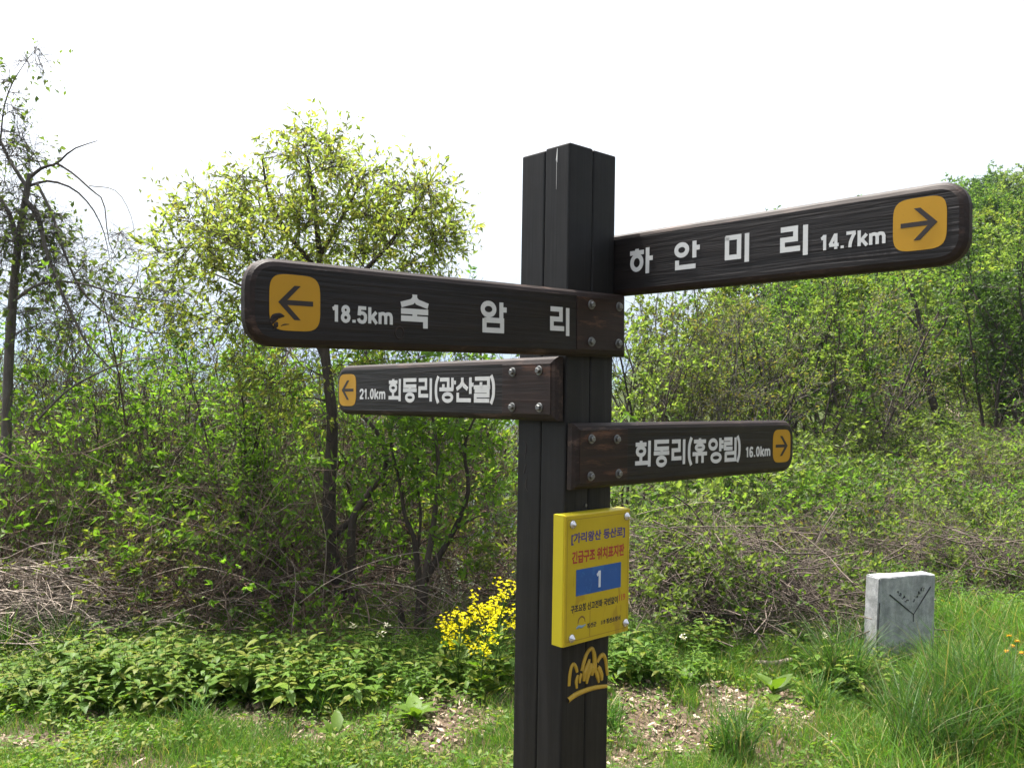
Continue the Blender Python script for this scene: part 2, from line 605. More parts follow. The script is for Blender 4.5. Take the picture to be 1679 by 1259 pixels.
# ------------------------------------------------------------------ the setting: ground, trail, hills
PATCH = [(0.62, 4.55, 0.30, 0.28), (0.80, 4.10, 0.34, 0.26), (1.15, 4.50, 0.26, 0.20), (0.55, 3.80, 0.22, 0.22), (-1.22, 4.30, 0.42, 0.19), (-0.30, 4.2, 0.24, 0.46), (1.42, 4.40, 0.15, 0.40), (-1.75, 4.12, 0.30, 0.11), (-0.95, 4.02, 0.24, 0.13), (-2.1, 3.85, 0.2, 0.1), (0.40, 4.9, 0.2, 0.1)]


def bare(x, y):
    b = np.full_like(x, -9.0)
    for cx, cy, rx, ry in PATCH:
        b = np.maximum(b, 1 - np.sqrt(((x - cx) / rx) ** 2 + ((y - cy) / ry) ** 2))
    b = b + (0.25 * np.sin(9 * x + 3 * np.sin(5 * y)) * np.sin(8 * y + 2 * np.sin(7 * x)) + 0.30 * np.sin(23 * x + 4 * np.sin(11 * y)) * np.sin(19 * y + 3 * np.sin(13 * x)) + 0.14) * (b > -0.6)
    return np.clip(b * 2.2, 0, 1)


def make_ground():
    ys = np.concatenate([np.linspace(-6, 3, 28), np.linspace(3.08, 8, 100), np.geomspace(8.15, 420, 90)])
    xs = np.concatenate([-np.geomspace(4.2, 420, 60)[::-1], np.linspace(-4.1, 4.1, 120), np.geomspace(4.2, 420, 70)])
    X, Y = np.meshgrid(xs, ys)
    Z = ground_z(X, Y)
    V = np.stack([X, Y, Z], -1).reshape(-1, 3)
    nx, ny = len(xs), len(ys)
    i = np.arange(nx - 1)[None] + (np.arange(ny - 1) * nx)[:, None]
    F = np.concatenate([np.stack([i, i + 1, i + nx + 1], -1).reshape(-1, 3), np.stack([i, i + nx + 1, i + nx], -1).reshape(-1, 3)])
    o = raw_obj('ground', V, F, M['soil'], None, True)
    ua = o.data.attributes.new('under', 'FLOAT', 'POINT')
    ua.data.foreach_set('value', sstep(6.8, 9.0, V[:, 1]).astype(np.float32))
    at_ = o.data.attributes.new('dry', 'FLOAT', 'POINT')
    at_.data.foreach_set('value', bare(V[:, 0], V[:, 1]).astype(np.float32))
    tag(o, 'bare brown soil of the clearing and the slopes around it', None, None, 'structure')


make_ground()


def ribbon(pts, width, lift, n=40):
    c = smooth_line(pts, n)
    V, F = [], []
    for i, p in enumerate(c):
        d = c[min(i + 1, n - 1)] - c[max(i - 1, 0)]
        s = np.array([-d[1], d[0]]) / np.linalg.norm(d[:2])
        for k in (-0.5, -0.17, 0.17, 0.5):
            q = p[:2] - s * k * width
            V.append((q[0], q[1], gz(q[0], q[1]) + lift + (0 if abs(k) < 0.3 else -0.01)))
    for i in range(n - 1):
        for k in range(3):
            a = i * 4 + k
            F += [(a, a + 1, a + 5), (a, a + 5, a + 4)]
    return np.array(V), np.array(F)


tp = [(10.6, 21.0), (11.3, 23.0), (12.4, 25.5), (13.2, 28.5), (12.6, 32), (11.2, 36)]
V, F = ribbon([(x, y, 0) for x, y in tp], 1.1, 0.05)
tag(raw_obj('trail', V, F, M['trail'], None, True), 'pale dirt trail leading up between the trees at the right', None, None, 'structure')


def make_hills():
    rng = np.random.default_rng(5)
    acc = Acc()
    for dist, base, amp, seed in ((1300, -40, 75, 1.0), (2100, 10, 100, 4.0)):
        a = np.radians(np.linspace(-75, 75, 220))
        ridge = base + amp * (0.55 + 0.25 * np.sin(a * 3.1 + seed) + 0.16 * np.sin(a * 7.7 + 2 * seed) + 0.07 * np.sin(a * 19 + seed) + 0.02 * np.sin(a * 53))
        rows = []
        for f, dd in ((0.0, -500), (0.35, -330), (0.75, -150), (1.0, 0), (0.6, 200)):
            rr = dist + dd
            z = -120 + (ridge + 120) * f + rng.normal(0, 1.2, len(a))
            rows.append(np.stack([np.sin(a) * rr, np.cos(a) * rr, z], -1))
        Vv = np.concatenate(rows)
        n = len(a)
        i = np.arange(n - 1)[None] + (np.arange(4) * n)[:, None]
        Ff = np.concatenate([np.stack([i, i + 1, i + n + 1], -1).reshape(-1, 3), np.stack([i, i + n + 1, i + n], -1).reshape(-1, 3)])
        acc.add(Vv, Ff)
    o = acc.obj('hills', M['hills'], None, True)
    tag(o, 'far blue wooded mountain ridges beyond the valley', None, None, 'structure')


make_hills()

# haze in the valley air
HAZE = 0.00030
bm = bmesh.new()
bmesh.ops.create_cube(bm, size=1.0)
for v in bm.verts:
    v.co = Vector((v.co.x * 5200, v.co.y * 3200 + 1000, -125 + (v.co.z + 0.5) * 275))
hz = bm_obj('haze', bm, [])
m = bpy.data.materials.new('haze_air')
m.use_nodes = True
m.node_tree.nodes.remove(m.node_tree.nodes['Principled BSDF'])
pv = m.node_tree.nodes.new('ShaderNodeVolumePrincipled')
pv.inputs['Color'].default_value = (0.60, 0.78, 1.0, 1)
pv.inputs['Density'].default_value = HAZE
pv.inputs['Anisotropy'].default_value = 0.3
m.node_tree.links.new(pv.outputs[0], m.node_tree.nodes['Material Output'].inputs['Volume'])
hz.data.materials.append(m)
tag(hz, 'thin bluish haze in the valley air', None, None, 'stuff')

# ------------------------------------------------------------------ the signpost
K = 1.2
A_ = 0.8343
PC = Vector((0.1191 * K, 1.9 * K, EYE))                  # corner of the post nearest the camera, at eye level
E1 = Vector((math.sin(A_), math.cos(A_), 0))             # along the right face, away
E2 = Vector((-math.cos(A_), math.sin(A_), 0))            # along the left face, away
PS = 0.1561 * K
PTOP = 0.553 * K
UPV = Vector((0, 0, 1))


def frame(o, x, y, z):
    return Matrix(((x.x, y.x, z.x, o.x), (x.y, y.y, z.y, o.y), (x.z, y.z, z.z, o.z), (0, 0, 0, 1)))


post_c = PC + E1 * PS / 2 + E2 * PS / 2
post_base = Vector((post_c.x, post_c.y, gz(post_c.x, post_c.y)))
sp = empty('signpost', post_base, 0, 'tall dark brown wooden fingerpost with four direction arms', 'signpost')


def under(o, parent, mw):
    """parent o with the world matrix mw"""
    o.parent = parent
    o.matrix_local = WORLD[parent.name].inverted() @ mw
    WORLD[o.name] = mw
    return o


WORLD = {sp.name: Matrix.Translation(post_base)}

fx = frame(PC, E1, UPV, -E2)         # right face plane: x right, y up, z to the viewer
fl = frame(PC, -E2, UPV, -E1)        # left face plane


def bevel_box(sx, sy, sz, r, seg=2):
    bm = bmesh.new()
    bmesh.ops.create_cube(bm, size=1.0)
    for v in bm.verts:
        v.co = Vector((v.co.x * sx, v.co.y * sy, v.co.z * sz))
    bmesh.ops.bevel(bm, geom=list(bm.edges), offset=r, segments=seg, profile=0.5, affect='EDGES')
    return bm


ph = PTOP + EYE + 0.35
half = PS / 2 - 0.0012
for i, (a, b) in enumerate(((0, 0), (1, 0), (0, 1), (1, 1))):
    bm = bevel_box(half, half, ph, 0.0055, 3)
    o = bm_obj('timber', bm, M['post'])
    c = PC + E1 * (PS / 4 + a * PS / 2) + E2 * (PS / 4 + b * PS / 2)
    c.z = EYE + PTOP - ph / 2 - 0.002 * i
    under(o, sp, Matrix.Translation(c) @ Matrix(((E1.x, E2.x, 0, 0), (E1.y, E2.y, 0, 0), (0, 0, 1, 0), (0, 0, 0, 1))))


def offset_poly(P, d):
    """inset a counter-clockwise polygon by d"""
    n = len(P)
    out = []
    for i in range(n):
        a, b, c = np.array(P[i - 1]), np.array(P[i]), np.array(P[(i + 1) % n])
        n1 = np.array([-(b - a)[1], (b - a)[0]]) / max(np.linalg.norm(b - a), 1e-9)
        n2 = np.array([-(c - b)[1], (c - b)[0]]) / max(np.linalg.norm(c - b), 1e-9)
        bis = n1 + n2
        bis = bis / max(np.linalg.norm(bis), 1e-6)
        out.append(tuple(b + bis * d / max(0.4, bis @ n1)))
    return out


def board_outline(x0, x1, y0, y1, tip, r):
    """rounded at one end ('L' or 'R'), square at the other"""
    seg = 12
    p = []

    def corner(cx, cy, a0, a1):
        for k in range(seg + 1):
            t = R(a0 + (a1 - a0) * k / seg)
            c, s = math.cos(t), math.sin(t)
            e = 2 / 2.35
            p.append((cx + r * math.copysign(abs(c) ** e, c), cy + r * math.copysign(abs(s) ** e, s)))
    if tip == 'R':
        p += [(x0, y1), (x0, y0)]
        corner(x1 - r, y0 + r, -90, 0)
        corner(x1 - r, y1 - r, 0, 90)
    else:
        p += [(x1, y0), (x1, y1)]
        corner(x0 + r, y1 - r, 90, 180)
        corner(x0 + r, y0 + r, 180, 270)
    return p


def ring_prism(rings, mats_of_ring, cap_mat):
    """stack of equal-count polygons [(poly, z)] -> closed solid"""
    bm = bmesh.new()
    vs = [[bm.verts.new((x, y, z)) for x, y in poly] for poly, z in rings]
    n = len(vs[0])
    f = bm.faces.new(list(reversed(vs[0])))
    f.material_index = mats_of_ring[0]
    for i in range(len(vs) - 1):
        for k in range(n):
            f = bm.faces.new((vs[i][k], vs[i][(k + 1) % n], vs[i + 1][(k + 1) % n], vs[i + 1][k]))
            f.material_index = mats_of_ring[i]
    f = bm.faces.new(vs[-1])
    f.material_index = cap_mat
    return bm


def make_board(name, label, fr, tilt, x0, x1, y0, y1, tip, thick, wbase, size=1.0):
    ch = 0.012
    P = board_outline(x0, x1, y0, y1, tip, 0.064)
    z1 = wbase + thick
    rings = [(offset_poly(P, 0.004), wbase), (P, wbase + 0.004), (P, z1 - ch), (offset_poly(P, ch * 0.55), z1 - ch * 0.3), (offset_poly(P, ch * 1.3), z1)]
    bm = ring_prism(rings, [1, 1, 1, 1], 0)
    o = bm_obj(name, bm, [M['board'], M['edge']])
    o['label'] = label
    under(o, sp, fr @ Matrix.Rotation(tilt, 4, 'Z') @ Matrix.Scale(size, 4))
    return o


def slab(poly, z0, z1):
    return ring_prism([(poly, z0), (poly, z1)], [0], 0)


def rect(x0, x1, y0, y1):
    return [(x0, y0), (x1, y0), (x1, y1), (x0, y1)]


def sub(name, bm, m, parent, smooth=False):
    o = bm_obj(name, bm, m, None, smooth)
    o.parent = parent
    return o


T_ = 0.0315
fxs = frame(PC + E1 * 0.0234, E1, UPV, -E2)
fls = frame(PC + E2 * 0.0222, -E2, UPV, -E1)
armA = make_board('sign_arm', 'upper left arm with a large arrow badge reading 18.5km', fxs, 0.019, -0.914, 0.1823, 0.096, 0.2665, 'L', T_, 0.0, 1.0143)
armB = make_board('sign_arm', 'upper right arm with a large arrow badge reading 14.7km', frame(PC + E1 * PS, -E2, UPV, -E1), 0.0004, -0.175, 0.924, 0.272, 0.4435, 'R', T_, -0.0025 - T_)
armC = make_board('sign_arm', 'lower left arm reading 21.0km', fls, 0.0123, -1.072, 0.0145, -0.0744, 0.0935, 'L', T_, 0.0, 1.0139)
armD = make_board('sign_arm', 'lower right arm reading 16.0km', fxs, -0.0028, -0.0185, 1.068, -0.2513, -0.0792, 'R', T_, 0.0, 1.0143)
FA, FB, FC, FD = T_, -0.0025, T_, T_        # front face height above the arm frame


def pad(parent, x0, x1, y0, y1, z):
    bm = ring_prism([(rect(x0, x1, y0, y1), z - 0.003), (rect(x0, x1, y0, y1), z + 0.0012), (rect(x0 + 0.001, x1 - 0.001, y0 + 0.001, y1 - 0.001), z + 0.002)], [0, 0], 0)
    return sub('bolt_pad', bm, M['pad'], parent)


pad(armA, -0.0175, 0.1660, 0.1125, 0.2500, FA)
pad(armC, -0.192, -0.0018, -0.0580, 0.0770, FC)
pad(armD, -0.0022, 0.1886, -0.2350, -0.0955, FD)


def hex_bolt(parent, x, y, z, rng):
    a0 = rng.random() * math.pi
    bm = bmesh.new()
    c = [(x + 0.0125 * math.cos(t * math.pi / 10), y + 0.0125 * math.sin(t * math.pi / 10)) for t in range(20)]
    b2 = ring_prism([(c, z), (c, z + 0.0018), (offset_poly(c, 0.0012), z + 0.0026)], [0, 0], 0)
    h = [(x + 0.0083 * math.cos(a0 + t * math.pi / 3), y + 0.0083 * math.sin(a0 + t * math.pi / 3)) for t in range(6)]
    b3 = ring_prism([(h, z + 0.0024), (h, z + 0.0085), (offset_poly(h, 0.0018), z + 0.0102)], [0, 0], 0)
    for b in (b2, b3):
        me = bpy.data.meshes.new('tmp')
        b.to_mesh(me)
        b.free()
        bm.from_mesh(me)
        bpy.data.meshes.remove(me)
    return sub('bolt', bm, M['bolt'], parent)


prng = random.Random(3)
for arm, z, pts in ((armA, FA, [(0.036, 0.2303), (0.1469, 0.2313), (0.0363, 0.1334), (0.1446, 0.1322)]),
                    (armC, FC, [(-0.1478, 0.0555), (-0.0445, 0.0576), (-0.1491, -0.0401), (-0.0423, -0.0396)]),
                    (armD, FD, [(0.0406, -0.1201), (0.1419, -0.1231), (0.0401, -0.2175), (0.1506, -0.2161)])):
    for x, y in pts:
        hex_bolt(arm, x, y, z + 0.002, prng)


# lettering: every syllable drawn from strokes in a unit box
def P_(*p):
    return ('p', p)


def O_(cx, cy, rx, ry):
    return ('o', cx, cy, rx, ry)


GL = {
    'suk': [P_((.5, 1.02), (.5, .9), (.40, .80), (.0, .69)), P_((.5, .9), (.60, .80), (1, .69)), P_((0, .50), (1, .50)), P_((.5, .5), (.5, .28)), P_((0, .28), (.9, .28), (.9, 0))],
    'am': [O_(.30, .75, .23, .19), P_((.81, 1), (.81, .46)), P_((.81, .76), (1.02, .76)), P_((.14, .39), (.84, .39), (.84, .06), (.14, .06), (.14, .44))],
    'ri': [P_((0, .93), (.55, .93), (.55, .58), (.07, .58), (.07, .25), (.72, .25)), P_((.91, 1), (.91, 0))],
    'ri2': [P_((0, .93), (.55, .93), (.55, .58), (.07, .58), (.07, .25), (.72, .25)), P_((.91, 1), (.91, 0))],
    'ha': [P_((.31, 1), (.31, .9)), P_((0, .85), (.62, .85)), O_(.31, .46, .22, .27), P_((.79, 1), (.79, 0)), P_((.79, .58), (1.02, .58))],
    'an': [O_(.30, .72, .22, .2), P_((.81, 1), (.81, .38)), P_((.81, .74), (1.02, .74)), P_((.12, .34), (.12, .07), (.86, .07))],
    'mi': [P_((.08, .97), (.08, .22), (.58, .22), (.58, .92), (.02, .92)), P_((.90, 1), (.90, 0))],
    'hoe': [P_((.36, 1.0), (.36, .9)), P_((.02, .86), (.70, .86)), O_(.36, .60, .24, .15), P_((.36, .40), (.36, .17)), P_((0, .15), (.85, .15)), P_((.90, 1), (.90, 0))],
    'dong': [P_((.97, .94), (.10, .94), (.10, .67), (.97, .67)), P_((.5, .67), (.5, .5)), P_((0, .49), (1, .49)), O_(.5, .17, .27, .15)],
    'gwang': [P_((.03, .93), (.54, .93), (.54, .60)), P_((.24, .74), (.24, .54)), P_((0, .52), (.84, .52)), P_((.80, 1), (.80, .48)), P_((.80, .80), (1.0, .80)), O_(.5, .18, .27, .15)],
    'san': [P_((.36, 1), (.36, .80), (.26, .66), (.02, .52)), P_((.36, .80), (.46, .66), (.68, .52)), P_((.84, 1), (.84, .33)), P_((.84, .70), (1.02, .70)), P_((.10, .38), (.10, .07), (.88, .07))],
    'gol': [P_((.08, .94), (.90, .94), (.90, .62)), P_((.45, .80), (.45, .62)), P_((0, .60), (1, .60)), P_((.06, .45), (.88, .45), (.88, .265), (.10, .265), (.10, .06), (.95, .06))],
    'hyu': [P_((.5, 1.02), (.5, .94)), P_((.08, .89), (.92, .89)), O_(.5, .64, .27, .11), P_((0, .38), (1, .38)), P_((.30, .38), (.30, 0)), P_((.70, .38), (.70, 0))],
    'yang': [O_(.31, .74, .24, .18), P_((.80, 1), (.80, .44)), P_((.80, .83), (1.02, .83)), P_((.80, .63), (1.02, .63)), O_(.52, .18, .30, .16)],
    'rim': [P_((.0, .94), (.56, .94), (.56, .75), (.07, .75), (.07, .54), (.66, .54)), P_((.90, 1), (.90, .42)), P_((.14, .34), (.90, .34), (.90, .05), (.14, .05), (.14, .39))],
    'po': [P_((1, 1.06), (.45, .80), (.32, .5), (.45, .2), (1, -.06))],
    'pc': [P_((0, 1.06), (.55, .80), (.68, .5), (.55, .2), (0, -.06))],
}


def S_(*p):
    return ('s', p)


DIG = {
    '0': (.56, [O_(.5, .5, .34, .42)]),
    '1': (.42, [P_((.62, 1), (.62, 0)), P_((.12, .76), (.36, .80), (.58, .95))]),
    '2': (.56, [S_((.10, .70), (.18, .86), (.48, .93), (.80, .84), (.84, .66), (.60, .42), (.22, .20), (.14, .06)), P_((.04, .075), (.96, .075))]),
    '4': (.56, [P_((.70, 0), (.70, 1)), P_((.66, .95), (.10, .28)), P_((.02, .27), (1, .27))]),
    '5': (.56, [P_((.92, .92), (.24, .92), (.17, .46)), S_((.17, .53), (.34, .61), (.58, .61), (.82, .50), (.86, .28), (.72, .10), (.45, .065), (.20, .12), (.10, .27))]),
    '6': (.56, [O_(.5, .29, .32, .22), S_((.86, .78), (.72, .90), (.50, .93), (.28, .82), (.17, .60), (.18, .30))]),
    '7': (.56, [P_((.04, .92), (.96, .92)), S_((.88, .90), (.64, .62), (.46, .32), (.40, 0))]),
    '8': (.56, [O_(.5, .735, .28, .19), O_(.5, .28, .33, .215)]),
    '.': (.22, [P_((.5, 0), (.5, .17))]),
    'k': (.54, [P_((.14, 1.0), (.14, 0)), P_((.90, .72), (.20, .26)), P_((.44, .40), (.94, 0))]),
    'm': (.86, [P_((.09, .72), (.09, 0)), S_((.09, .52), (.18, .63), (.32, .65), (.44, .60), (.50, .46)), P_((.50, .50), (.50, 0)), S_((.50, .52), (.59, .63), (.73, .65), (.85, .60), (.91, .46)), P_((.91, .50), (.91, 0))]),
}


def stroke_poly(pts, w):
    """left and right outline of a polyline with mitred joints"""
    p = [np.array(q, float) for q in pts]
    n = len(p)
    Lf, Rt = [], []
    for i in range(n):
        if i == 0:
            d = p[1] - p[0]
            d /= np.linalg.norm(d)
            nn, sc = np.array([-d[1], d[0]]), 1
        elif i == n - 1:
            d = p[-1] - p[-2]
            d /= np.linalg.norm(d)
            nn, sc = np.array([-d[1], d[0]]), 1
        else:
            d1 = (p[i] - p[i - 1]) / np.linalg.norm(p[i] - p[i - 1])
            d2 = (p[i + 1] - p[i]) / np.linalg.norm(p[i + 1] - p[i])
            n1, n2 = np.array([-d1[1], d1[0]]), np.array([-d2[1], d2[0]])
            nn = n1 + n2
            nn /= np.linalg.norm(nn)
            sc = 1 / max(0.5, nn @ n1)
        Lf.append(p[i] + nn * w / 2 * sc)
        Rt.append(p[i] - nn * w / 2 * sc)
    return Lf, Rt


def glyph_into(bm, key, x0, x1, y0, y1, w, z, cnt, strokes=None):
    W, H = x1 - x0, y1 - y0

    def prism_quad(q, zt):
        a = [bm.verts.new((x, y, z - 0.0008)) for x, y in q]
        b = [bm.verts.new((x, y, zt)) for x, y in q]
        bm.faces.new(b)
        for k in range(len(q)):
            bm.faces.new((a[k], a[(k + 1) % len(q)], b[(k + 1) % len(q)], b[k]))
    for st in (strokes or GL[key]):
        cnt[0] += 1
        zt = z + 0.0006 + 0.00006 * (cnt[0] % 9)
        if st[0] in 'ps':
            pts = [(x0 + a * W, y0 + b * H) for a, b in st[1]]
            if key in ('po', 'pc') or st[0] == 's':
                pts = [tuple(q[:2]) for q in smooth_line([(a, b, 0) for a, b in pts], 14)]
            Lf, Rt = stroke_poly(pts, w)
            for i in range(len(pts) - 1):
                prism_quad([Rt[i], Rt[i + 1], Lf[i + 1], Lf[i]], zt)
        else:
            _, cx, cy, rx, ry = st
            n = 28
            for k in range(n):
                t0, t1 = 2 * math.pi * k / n, 2 * math.pi * (k + 1) / n
                q = []
                for t, s in ((t0, 1), (t1, 1), (t1, -1), (t0, -1)):
                    q.append((x0 + cx * W + (rx * W + s * w / 2) * math.cos(t), y0 + cy * H + (ry * H + s * w / 2) * math.sin(t)))
                prism_quad(q, zt)


def word(parent, items, y0, y1, w, z, m):
    bm = bmesh.new()
    cnt = [0]
    for key, x0, x1 in items:
        glyph_into(bm, key, x0, x1, y0, y1, w, z, cnt)
    return sub('lettering', bm, m, parent)


def figures(parent, body, x0, x1, y0, y1, w, z, m):
    """distance figures drawn from strokes and fitted to a box"""
    gap = 0.10
    tot = sum(DIG[c][0] for c in body) + gap * (len(body) - 1)
    sc = (x1 - x0) / tot
    bm = bmesh.new()
    cnt = [0]
    x = x0
    for c in body:
        wd = DIG[c][0] * sc
        glyph_into(bm, c, x, x + wd, y0, y1, w, z, cnt, DIG[c][1])
        x += wd + gap * sc
    return sub('lettering', bm, m, parent)


def text_into(parent, body, x0, x1, y0, y1, z, m, bold=0.02, extr=0.0006, name='lettering', shear=0.0, sy=0.0):
    """flat lettering from the built-in font, fitted to a box"""
    c = bpy.data.curves.new('t', 'FONT')
    c.body = body
    c.offset = bold
    c.resolution_u = 4
    c.extrude = 0.1
    t = bpy.data.objects.new('t', c)
    COL.objects.link(t)
    bpy.context.view_layer.update()
    me = bpy.data.meshes.new_from_object(t.evaluated_get(bpy.context.evaluated_depsgraph_get()))
    bpy.data.objects.remove(t)
    bpy.data.curves.remove(c)
    co = np.empty(len(me.vertices) * 3, np.float32)
    me.vertices.foreach_get('co', co)
    co = co.reshape(-1, 3)
    lo, hi = co.min(0), co.max(0)
    fx_ = (co[:, 0] - lo[0]) / (hi[0] - lo[0])
    co[:, 0] = x0 + fx_ * (x1 - x0)
    co[:, 1] = y0 + (co[:, 1] - lo[1]) / (hi[1] - lo[1]) * (y1 - y0) + fx_ * sy
    co[:, 2] = z + np.where(co[:, 2] > 0, extr, -0.0004)
    me.vertices.foreach_set('co', co.ravel())
    me.materials.clear()
    me.materials.append(m)
    me.name = name
    o = bpy.data.objects.new(name, me)
    link(o, parent)
    return o


SW = 0.0122
for key, a, b in (('suk', -0.5645, -0.4925), ('am', -0.3400, -0.2615), ('ri', -0.1118, -0.0445)):
    word(armA, [(key, a, b)], 0.1455, 0.2165, SW, FA, M['white'])
for key, a, b in (('ha', 0.0527, 0.1297), ('an', 0.2024, 0.281), ('mi', 0.358, 0.4270), ('ri', 0.511, 0.5805)):
    word(armB, [(key, a, b)], 0.3245, 0.394, SW, FB, M['white'])
word(armC, [('hoe', -0.7462, -0.6769), ('dong', -0.6651, -0.5927), ('ri2', -0.5823, -0.5138), ('po', -0.4990, -0.4825), ('gwang', -0.4766, -0.3979),
            ('san', -0.3961, -0.3182), ('gol', -0.3155, -0.2435), ('pc', -0.2402, -0.2232)], -0.0272, 0.0435, 0.0115, FC, M['white'])
word(armD, [('hoe', 0.2221, 0.2901), ('dong', 0.3038, 0.3735), ('ri2', 0.3863, 0.4496), ('po', 0.4630, 0.4800), ('hyu', 0.4863, 0.5578),
            ('yang', 0.5656, 0.6432), ('rim', 0.6483, 0.7167), ('pc', 0.721, 0.738)], -0.2025, -0.1300, 0.0115, FD, M['white'])
figures(armA, '18.5km', -0.7336, -0.5868, 0.1500, 0.1840, 0.0073, FA, M['white'])
figures(armB, '14.7km', 0.6108, 0.7594, 0.3300, 0.3645, 0.0073, FB, M['white'])
figures(armC, '21.0km', -0.9188, -0.7659, -0.0212, 0.0122, 0.0067, FC, M['white'])
figures(armD, '16.0km', 0.7686, 0.9126, -0.1945, -0.1622, 0.0067, FD, M['white'])


def badge(parent, cx, cy, z, tip):
    n, r = 64, 0.0548
    e = 2 / 4.2
    poly = []
    for k in range(n):
        t = 2 * math.pi * k / n
        c, s = math.cos(t), math.sin(t)
        poly.append((cx + r * math.copysign(abs(c) ** e, c), cy + r * math.copysign(abs(s) ** e, s)))
    sub('arrow_badge', ring_prism([(poly, z - 0.001), (poly, z + 0.0008)], [0], 0), M['amber'], parent)
    d = 1 if tip == 'R' else -1
    bm = bmesh.new()
    w = 0.0098
    tx = cx + d * 0.0365

    def quad(q, zt):
        if d < 0:
            q = q[::-1]
        a = [bm.verts.new((x, y, z)) for x, y in q]
        b = [bm.verts.new((x, y, zt)) for x, y in q]
        bm.faces.new(b)
        for k in range(len(q)):
            bm.faces.new((a[k], a[(k + 1) % len(q)], b[(k + 1) % len(q)], b[k]))
    hx, hy = 0.0345, 0.0335
    ex = 0.0135
    quad([(cx - d * 0.0385, cy - w / 2), (tx - d * 0.012, cy - w / 2), (tx - d * 0.012, cy + w / 2), (cx - d * 0.0385, cy + w / 2)], z + 0.0014)
    quad([(tx, cy), (tx - d * hx, cy + hy), (tx - d * (hx + ex), cy + hy), (tx - d * ex * 1.05, cy)], z + 0.0015)
    quad([(tx, cy), (tx - d * ex * 1.05, cy), (tx - d * (hx + ex), cy - hy), (tx - d * hx, cy - hy)], z + 0.0016)
    sub('arrow', bm, M['arrow'], parent)


badge(armA, -0.8150, 0.1822, FA, 'L')
badge(armB, 0.8305, 0.3617, FB, 'R')
badge(armC, -0.9975, 0.0090, FC, 'L')
badge(armD, 0.9840, -0.1640, FD, 'R')


def tube_part(name, parent, lines, z, m, flat=0.6, sides=8, fat=1.0):
    acc = Acc()
    for pts, rad in lines:
        n = len(pts) * 4
        p = smooth_line([(x, y, 0) for x, y in pts], n)
        rr = np.interp(np.linspace(0, 1, n), np.linspace(0, 1, len(rad)), rad) * fat
        V, F = tube(p, rr, sides)
        V[:, 2] = z + V[:, 2] * flat
        acc.add(V, F)
    o = acc.obj(name, m, None, True)
    o.parent = parent
    return o


# knot ring and worn knot on the upper left arm
tube_part('knot', armA, [([(-0.5684 + 0.011 * math.cos(t), 0.1335 + 0.0125 * math.sin(t)) for t in np.linspace(0, 2 * math.pi, 13)], [0.0018, 0.0018])], FA, M['edge'], 0.5)
tube_part('worn_knot', armA, [([(-0.868, 0.144), (-0.861, 0.153), (-0.848, 0.156), (-0.838, 0.155)], [0.0015, 0.005, 0.0055, 0.001]),
                              ([(-0.866, 0.138), (-0.859, 0.147), (-0.851, 0.150)], [0.002, 0.0045, 0.001]),
                              ([(-0.861, 0.128), (-0.856, 0.137), (-0.853, 0.143)], [0.001, 0.0055, 0.002]),
                              ([(-0.846, 0.136), (-0.838, 0.139), (-0.828, 0.140)], [0.0006, 0.0016, 0.0006])], FA + 0.0008, M['edge'], 0.3)

# carved golden crown emblem on the right face of the post
ca = [([(0.0284, -0.7766), (0.0305, -0.7495), (0.0362, -0.729), (0.0449, -0.7225), (0.0540, -0.7328), (0.0590, -0.7462)], [0.0042, 0.0048, 0.0045, 0.004, 0.0045, 0.004]),
      ([(0.0588, -0.7894), (0.0561, -0.7702), (0.0625, -0.7545)], [0.003, 0.005, 0.003]),
      ([(0.0699, -0.7778), (0.0705, -0.7650), (0.0763, -0.7540)], [0.003, 0.0045, 0.004]),
      ([(0.0770, -0.7470), (0.0868, -0.7204), (0.0979, -0.7022), (0.1151, -0.6940), (0.1248, -0.7105), (0.1278, -0.7379), (0.1295, -0.7605)], [0.0045, 0.0055, 0.005, 0.0045, 0.006, 0.007, 0.006]),
      ([(0.0860, -0.7760), (0.0900, -0.7539), (0.0990, -0.7400), (0.1076, -0.7213)], [0.004, 0.008, 0.007, 0.003]),
      ([(0.0975, -0.7853), (0.1000, -0.7673), (0.1090, -0.7500), (0.1140, -0.7330)], [0.003, 0.006, 0.008, 0.005]),
      ([(0.1180, -0.7680), (0.1220, -0.7500), (0.1250, -0.7350)], [0.004, 0.006, 0.005]),
      ([(0.1467, -0.7926), (0.1400, -0.7740), (0.1330, -0.7580)], [0.003, 0.006, 0.005]),
      ([(0.1585, -0.7888), (0.1560, -0.7730), (0.1480, -0.7580), (0.1400, -0.7480)], [0.004, 0.006, 0.007, 0.004]),
      ([(0.1384, -0.7369), (0.1499, -0.7236), (0.1629, -0.7212), (0.1725, -0.7357), (0.1765, -0.7574), (0.1810, -0.7798)], [0.004, 0.0055, 0.005, 0.005, 0.0045, 0.004]),
      ([(0.0259, -0.8145), (0.0524, -0.8066), (0.0864, -0.8032), (0.1328, -0.8039), (0.1800, -0.8100)], [0.0062, 0.006, 0.0055, 0.005, 0.004])]
emb = tube_part('carved_emblem', sp, ca, 0.0, M['gold'], 0.6, 6, 1.3)
under(emb, sp, fx)
bm = ring_prism([([(0.0819 + 0.0045 * math.cos(t), -0.3025 + 0.0045 * math.sin(t)) for t in np.linspace(0, 2 * math.pi, 12, endpoint=False)], z) for z in (-0.001, 0.003)], [0], 0)
under(bm_obj('screw', bm, M['bolt']), sp, fx)
